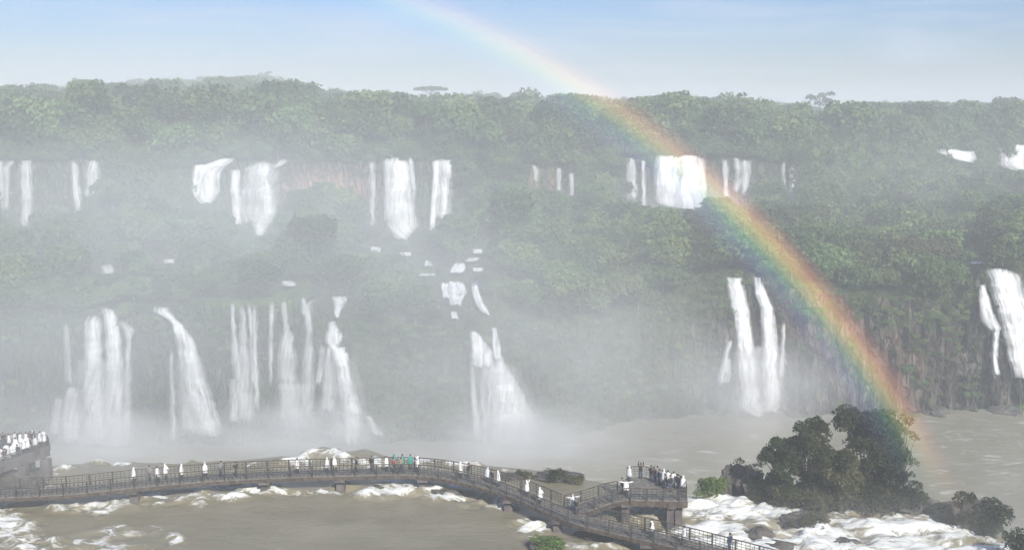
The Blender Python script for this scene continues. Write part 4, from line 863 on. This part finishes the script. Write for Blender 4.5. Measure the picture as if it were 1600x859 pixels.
def cmesh(kind, col, pose):
    k = (kind, col, pose)
    if k in _cm: return _cm[k]
    J = BODY[pose][1]; mt = CL[col] if col in CL else M_hair
    if kind in ('poncho', 'poncho_hooded'):
        R_ = [(0, 0, .58, .31, .24, .08), (0, 0, .80, .285, .22, .07), (0, .01, 1.08, .265, .195, .04), (0, .01, 1.30, .25, .165, .01), (0, .01, 1.41, .19, .13, 0), (0, .01, 1.47, .11, .10, 0)]
        if kind == 'poncho_hooded': R_ += [(0, .02, 1.51, .10, .10, 0), (0, .03, 1.58, .112, .112, 0), (0, .035, 1.66, .11, .115, 0), (0, .035, 1.72, .085, .09, 0), (0, .035, 1.755, .045, .05, 0), (0, .035, 1.765, .005, .005, 0)]
        else: R_ += [(0, .02, 1.50, .085, .085, 0)]
        me = tube_mesh('poncho', R_, mt)
    elif kind == 'jacket':
        me = tube_mesh('jacket', [(0, 0, .84, .19, .14, .02), (0, 0, 1.0, .18, .135, 0), (0, .01, 1.2, .185, .13, 0), (0, .01, 1.36, .2, .13, 0), (0, 0, 1.45, .10, .08, 0)], mt)
    elif kind == 'sleeves' or kind == 'trousers':
        mb = MB()
        for s in 'lr':
            if kind == 'sleeves': mb.tube([J['sh' + s], J['el' + s], Vector(J['el' + s]).lerp(Vector(J['wr' + s]), .9)], [.09, .068, .05], 8)
            else: mb.tube([Vector(J['hip' + s]) + Vector((0, 0, .06)), J['kne' + s], Vector(J['ank' + s]) - Vector((0, 0, .03))], [.115, .082, .07], 8)
        me = mb.mesh(kind, mt, True)
    elif kind == 'shoes':
        mb = MB()
        for s in 'lr':
            a = Vector(J['ank' + s]); t = Vector(J['toe' + s]); mb.tube([(a.x, a.y + .05, .05), (a.x, a.y, .055), (t.x, t.y, .035), (t.x, t.y - .04, .03)], [.04, .055, .045, .02], 8)
        me = mb.mesh('shoes', mt, True)
    else: me = tube_mesh('hair', [(0, .03, 1.56, .085, .075, 0), (0, .025, 1.62, .1, .1, 0), (0, .015, 1.68, .092, .102, 0), (0, .01, 1.73, .05, .06, 0), (0, .01, 1.742, .01, .01, 0)], M_hair)
    _cm[k] = me; return me
def person(loc, pose, top, col, label, group, rz=0., legs='jeans', h=1.0):
    o = link('person', BODY[pose][0], None, tuple(loc), rz, h); tag(o, label, 'person', group)
    link('hair', cmesh('hair', 'hair', 'stand'), o)
    link('trousers', cmesh('trousers', legs, pose), o); link('shoes', cmesh('shoes', 'dark', pose), o)
    if top == 'poncho':
        link('poncho', cmesh(random.choice(['poncho', 'poncho_hooded']), col, 'stand'), o)
        if pose in ('up', 'spread', 'lean', 'photo'): link('sleeves', cmesh('sleeves', col, pose), o)
    else: link('jacket', cmesh('jacket', col, 'stand'), o); link('sleeves', cmesh('sleeves', col, pose), o)
    return o
GW = 'visitors on the long walkway'
npx = np.array([proj(p.x, p.y, p.z)[0] for p in near])
def walker(px, lat, pose, top, col, label, rz=None, legs='jeans', h=1.0):
    i = int(np.argmin(abs(npx - px))); p = near[i].lerp(far[i], lat); p.z = DZ + .005
    person(p, pose, top, col, label, GW, random.uniform(-2.6, 2.6) if rz is None else rz, legs, h)
for a in ((208, .6, 'stand', 'poncho', 'white', 'person in white poncho, leftmost on the misty end of the walkway'),
          (229, .7, 'stand', 'jacket', 'grey', 'faint grey figure in mist beside the leftmost white poncho'),
          (246, .5, 'walk', 'poncho', 'white', 'person in white poncho striding in the mist, in front of its pair'),
          (253, .75, 'lean', 'poncho', 'white', 'person in white poncho leaning out behind the striding one'),
          (286, .5, 'stand', 'poncho', 'white', 'person in white poncho alone in the mist right of the pair'),
          (324, .5, 'walk', 'poncho', 'white', 'person in white poncho and dark trousers beside two dark figures'),
          (343, .6, 'stand', 'jacket', 'grey', 'grey clothed person just right of a lone white poncho'),
          (366, .4, 'lean', 'jacket', 'dark', 'dark clothed person leaning on the rail at the misty part'),
          (463, .5, 'walk', 'poncho', 'white', 'person in white poncho left of the twin foam mounds'),
          (511, .5, 'stand', 'poncho', 'pale', 'person in pale poncho over dark trousers before the foam mounds'),
          (522, .6, 'walk', 'poncho', 'white', 'person in white poncho next to the pale one before the mounds'),
          (560, .5, 'stand', 'jacket', 'navy', 'person in navy jacket left of a taller dark one'),
          (576, .6, 'walk', 'jacket', 'dark', 'taller person in dark jacket at the middle of the walkway'),
          (601, .5, 'stand', 'poncho', 'white', 'person in white poncho left of the teal ponchos'),
          (612, .8, 'lean', 'poncho', 'teal', 'person in teal poncho at the far rail, left one of the teal three'),
          (622, .8, 'stand', 'poncho', 'teal', 'person in teal poncho at the far rail, middle one of the teal three'),
          (634, .75, 'lean', 'poncho', 'teal', 'person in teal poncho at the far rail, right one of the teal three'),
          (617, .3, 'lean', 'jacket', 'red', 'person in red jacket in front of the teal ponchos'),
          (630, .3, 'walk', 'jacket', 'khaki', 'person in khaki jacket in front of the teal ponchos'),
          (648, .5, 'photo', 'poncho', 'white', 'person in white poncho raising one arm where the walkway starts to descend'),
          (714, .5, 'stand', 'poncho', 'white', 'person in white poncho touching a dark one beyond the walkway crest'),
          (719, .6, 'stand', 'jacket', 'dark', 'person in dark jacket touching the white poncho beyond the crest'),
          (745, .6, 'stand', 'poncho', 'pale', 'person in pale poncho, left of a close trio'),
          (757, .5, 'stand', 'jacket', 'dark', 'person in dark jacket in the middle of the close trio'),
          (767, .5, 'walk', 'poncho', 'white', 'person in bright white poncho at right of the close trio'),
          (809, .55, 'up', 'poncho', 'white', 'person in white poncho with both arms raised on the descending walkway'),
          (833, .4, 'lean', 'poncho', 'white', 'person in wide white poncho left of the walkway fork'),
          (1005, .5, 'stand', 'poncho', 'white', 'person in white poncho with a dark companion on the lowest stretch'),
          (1011, .5, 'stand', 'jacket', 'dark', 'dark clothed companion beside the white poncho on the lowest stretch'),
          (1061, .5, 'walk', 'poncho', 'pale', 'person in pale poncho near the bottom edge of the photo'),
          (1119, .95, 'stand', 'jacket', 'navy', 'dark clothed person lowest on the walkway at the bottom edge')):
    walker(*a)
GP = 'visitors on the lookout platform'
def pp_(px, py, *a, **k):
    p = at_z(px, py, PZ); p.z += .005; person(p, *a, **k)
for px, py, pose, top, col, lab, rz in ((1001, 747, 'up', 'jacket', 'dark', 'person in black raising both arms at the far corner of the platform', 3),
      (978, 774, 'spread', 'poncho', 'white', 'person in white poncho with arms spread where branch meets platform', 0),
      (972, 771, 'stand', 'jacket', 'dark', 'person in black just behind the spread armed white poncho', 1),
      (983, 752, 'stand', 'poncho', 'pale', 'person in pale poncho at the upper left corner of the platform', 2.6),
      (1017, 751, 'lean', 'jacket', 'dark', 'person in black at the far rail, left one of two', 2.8), (1021, 753, 'stand', 'jacket', 'dark', 'person in black at the far rail, right one of two', 3.4),
      (1027, 752, 'photo', 'jacket', 'grey', 'person in grey taking a picture at the far rail', 3.1), (1030, 757, 'stand', 'jacket', 'navy', 'person in navy jacket in the thick of the platform crowd', 2),
      (1037, 757, 'stand', 'poncho', 'pale', 'person in pale poncho in the platform crowd left of the white one', 2.9), (1043, 759, 'lean', 'poncho', 'pale', 'second pale poncho, directly beside the white one in the platform crowd', 3),
      (1040, 765, 'stand', 'jacket', 'dark', 'person in black in front of the pale ponchos on the platform', 1), (1052, 761, 'stand', 'poncho', 'white', 'tall person in white poncho right of the platform crowd', 3.1),
      (1047, 767, 'stand', 'jacket', 'dark', 'person in black in front of the tall white poncho', .5), (1059, 765, 'stand', 'jacket', 'dark', 'person in black between the two white ponchos at the platform end', 2.5), (1067, 768, 'stand', 'poncho', 'white', 'person in white poncho at the very right end of the platform', 3)):
    pp_(px, py, pose, top, col, lab, GP, rz)
p = at_z(895, 798, DZ); person(p + Vector((0, 0, .01)), 'spread', 'poncho', 'pale', 'person in pale poncho at the fork of the two walkways', GP, .3)
p = at_z(899, 803, DZ); person(p + Vector((0, 0, .01)), 'stand', 'jacket', 'dark', 'person in black beside the pale poncho at the fork', GP, 2)
GO = 'visitors packed on the left overlook'
r = random.Random(12); n_ = 0
cand = [(70, 697, 'up'), (63, 697, 'stand')]
for t in np.linspace(0, 1, 22):
    cand.append((56 - 84 * t + r.uniform(-2, 2), 700 + 32 * t + r.uniform(-6, 8), r.choice(['stand', 'lean', 'stand', 'walk', 'photo'])))
for t in np.linspace(0, 1, 9): cand.append((50 - 70 * t, 696 + 6 * t + r.uniform(-1, 1), r.choice(['lean', 'stand', 'up'])))
for i, (px, py, pose) in enumerate(cand):
    p = at_z(px, py, OZ); p.z += .005
    q = i % 5
    top, c = ('jacket', 'dark') if q == 4 else ('poncho', 'pale' if q == 2 else 'white')
    ords = ['first', 'second', 'third', 'fourth', 'fifth', 'sixth', 'seventh', 'eighth', 'ninth', 'tenth', 'eleventh', 'twelfth'] + ['%dth' % k for k in range(13, 30)]
    wear = {'dark': 'dark clothed visitor', 'pale': 'pale ponchoed visitor', 'white': 'white ponchoed visitor'}
    if i == 0: lab, top, c = 'person in white poncho waving at the outer corner of the overlook', 'poncho', 'white'
    elif i == 1: lab, top, c = 'person in white poncho next to the waving one at the overlook corner', 'poncho', 'white'
    elif i < 24: lab = '%s in the overlook crowd, %s from the outer corner in the front rows' % (wear[c], ords[i - 2])
    else: lab = '%s at the far rail of the overlook, %s from the outer corner' % (wear[c], ords[i - 24])
    person(p, pose, top, c, lab, GO, r.uniform(-3, 3), r.choice(['jeans', 'grey', 'dark']), r.uniform(.92, 1.06))

# ------------------------------------------------------------------ spray, mist, haze, rainbow
def vol_mat(name, dens, col=(.94, .98, .985), aniso=-0.15, radial=None, noise=None):
    m = bpy.data.materials.new(name); m.use_nodes = True; n = m.node_tree.nodes; n.clear()
    out = n.new('ShaderNodeOutputMaterial'); v = n.new('ShaderNodeVolumePrincipled')
    v.inputs['Color'].default_value = (*col, 1); v.inputs['Density'].default_value = dens; v.inputs['Anisotropy'].default_value = aniso
    LK(m, v.outputs[0], out.inputs['Volume'])
    if radial:
        t = n.new('ShaderNodeTexCoord'); ln = n.new('ShaderNodeVectorMath'); ln.operation = 'LENGTH'; LK(m, t.outputs['Object'], ln.inputs[0])
        r_ = n.new('ShaderNodeMapRange'); r_.interpolation_type = 'SMOOTHSTEP'; r_.inputs[1].default_value = 1.0; r_.inputs[2].default_value = radial; r_.inputs[3].default_value = 0; r_.inputs[4].default_value = dens
        LK(m, ln.outputs['Value'], r_.inputs[0]); o_ = r_.outputs[0]
        if noise:
            nn = n.new('ShaderNodeTexNoise'); nn.inputs['Scale'].default_value = noise; nn.inputs['Detail'].default_value = 2; LK(m, t.outputs['Object'], nn.inputs['Vector'])
            rr = n.new('ShaderNodeMapRange'); rr.inputs[1].default_value = .35; rr.inputs[2].default_value = .65; rr.inputs[3].default_value = .3; rr.inputs[4].default_value = 1.7; LK(m, nn.outputs['Fac'], rr.inputs[0])
            mu = n.new('ShaderNodeMath'); mu.operation = 'MULTIPLY'; LK(m, o_, mu.inputs[0]); LK(m, rr.outputs[0], mu.inputs[1]); o_ = mu.outputs[0]
        LK(m, o_, v.inputs['Density'])
    return m
def ball():
    bm = bmesh.new(); bmesh.ops.create_icosphere(bm, subdivisions=3, radius=1); me = bpy.data.meshes.new('mist'); bm.to_mesh(me); bm.free(); return me
def mist(name, c, size, dens, label, radial=.1, noise=2.5, kind='stuff'):
    me = ball(); me.materials.append(vol_mat(name, dens, col=(.94, .98, .985) if name == 'mist' else (.985, .995, 1.0), radial=radial, noise=noise)); o = link(name, me, None, c, 0, size); tag(o, label, kind=kind); return o
mist('mist', (-70, 192, 6), (120, 84, 56), MIST, 'bank of pale mist filling the left of the gorge', .15, 2.2)
mist('mist', (-50, 300, 12), (290, 150, 62), .0020, 'thin mist hanging over the whole far side of the gorge', .3, 1.6)
p = at_y(860, 700, 196); mist('spray_cloud', tuple(p), (20, 10, 9), .05, 'spray drifting right from the fan shaped waterfall', .1, 2)
mist('spray_cloud', (-56, 112, 5), (30, 17, 9), .013, 'drifting spray that veils the left end of the walkway', .1, 2)
p = at_z(1400, 830, 1.5); mist('spray_cloud', tuple(p), (26, 9, 5), .011, 'low spray over the white rapids at right', .1, 2)
mist('spray_cloud', (-28, 130, -2), (52, 14, 8), .02, 'low spray where the river drops off its ledge at left', .1, 2.5)
mist('spray_cloud', (8, 190, -10), (66, 40, 34), .011, 'spray drifting in the middle of the gorge', .1, 2.5)
p = at_y(1190, 610, 212); mist('spray_cloud', tuple(p), (24, 10, 14), .04, 'spray around the twin columns of water', .1, 2)
p = at_y(800, 690, 198); mist('spray_cloud', tuple(p), (17, 8, 10), .14, 'bright spray bursting from the fan shaped waterfall', .05, 2)
p = at_y(180, 695, 198); mist('spray_cloud', tuple(p), (22, 9, 10), .10, 'spray at the foot of the left lower waterfalls', .05, 2)
p = at_y(440, 680, 198); mist('spray_cloud', tuple(p), (26, 9, 9), .09, 'spray at the foot of the thread bundles', .05, 2)
p = at_y(1070, 345, 285); mist('spray_cloud', tuple(p), (34, 22, 16), .022, 'spray rising below the broad upper curtain', .1, 2)
m = MB(); m.box((0, 2950, 35 - 12), (9000, 7000, 100)); hz = m.build('haze', vol_mat('haze_air', HAZE)); tag(hz, 'pale even haze over the whole valley', kind='stuff')

AX = Vector((-0.307, 0.770, -0.558)).normalized()
AU = AX.cross(Vector((0, 0, 1))).normalized(); AV = AU.cross(AX).normalized()      # AV points up-ish
def bow_dir(ang, phi): return AX * math.cos(ang) + (AU * math.cos(phi) + AV * math.sin(phi)) * math.sin(ang)
RB = 102.0
phis = np.linspace(math.radians(-12), math.radians(112), 90)
rain = bpy.data.objects.new('rainbow', None); COL.objects.link(rain); rain.location = (0, 0, 0)
tag(rain, 'rainbow arching from the sky down into the mist by the island', 'rainbow', kind='stuff')
BANDS = [(42.65, (1.0, .22, .13), .8), (42.25, (1.0, .42, .12), 1.45), (41.85, (1.0, .78, .16), 1.5), (41.42, (.42, .80, .28), .9), (41.0, (.10, .60, .55), .6), (40.55, (.16, .34, 1.0), .5), (40.0, (.28, .22, .85), .35)]
for ang, c, st in [(41.74 + .80 * (a_ - 41.42), c_, s_) for a_, c_, s_ in BANDS]:
    V = []; n = 16
    for ph in phis:
        d0 = bow_dir(math.radians(ang), ph); q = Vector((0, 0, CAMZ)) + d0 * RB; px, py = proj(q.x, q.y, q.z)
        # glowing band depth sets bow brightness: strong over gorge, weaker skyward, none near river
        th = 3.0 * np.interp(py, [-400, 0, 120, 175, 400, 620, 720, 800], [.4, .42, .48, .62, .95, .74, .22, .01])
        rad = (bow_dir(math.radians(ang + .1), ph) - d0).normalized()
        for k in range(n):
            a = 2 * math.pi * k / n; V.append(q + rad * math.cos(a) * .0086 * RB + d0 * math.sin(a) * th)
    fs = [(i * n + k, i * n + (k + 1) % n, (i + 1) * n + (k + 1) % n, (i + 1) * n + k) for i in range(len(phis) - 1) for k in range(n)]
    me = bpy.data.meshes.new('color_band'); me.from_pydata([tuple(v) for v in V], [], fs + [tuple(range(n))[::-1], tuple((len(phis) - 1) * n + k for k in range(n))])
    mt = bpy.data.materials.new('bow_light'); mt.use_nodes = True; nn = mt.node_tree.nodes; nn.clear(); o1 = nn.new('ShaderNodeOutputMaterial'); e1 = nn.new('ShaderNodeEmission')
    e1.inputs[0].default_value = (*c, 1); e1.inputs[1].default_value = .0170 * st; LK(mt, e1.outputs[0], o1.inputs['Volume']); me.materials.append(mt)
    link('color_band', me, rain)
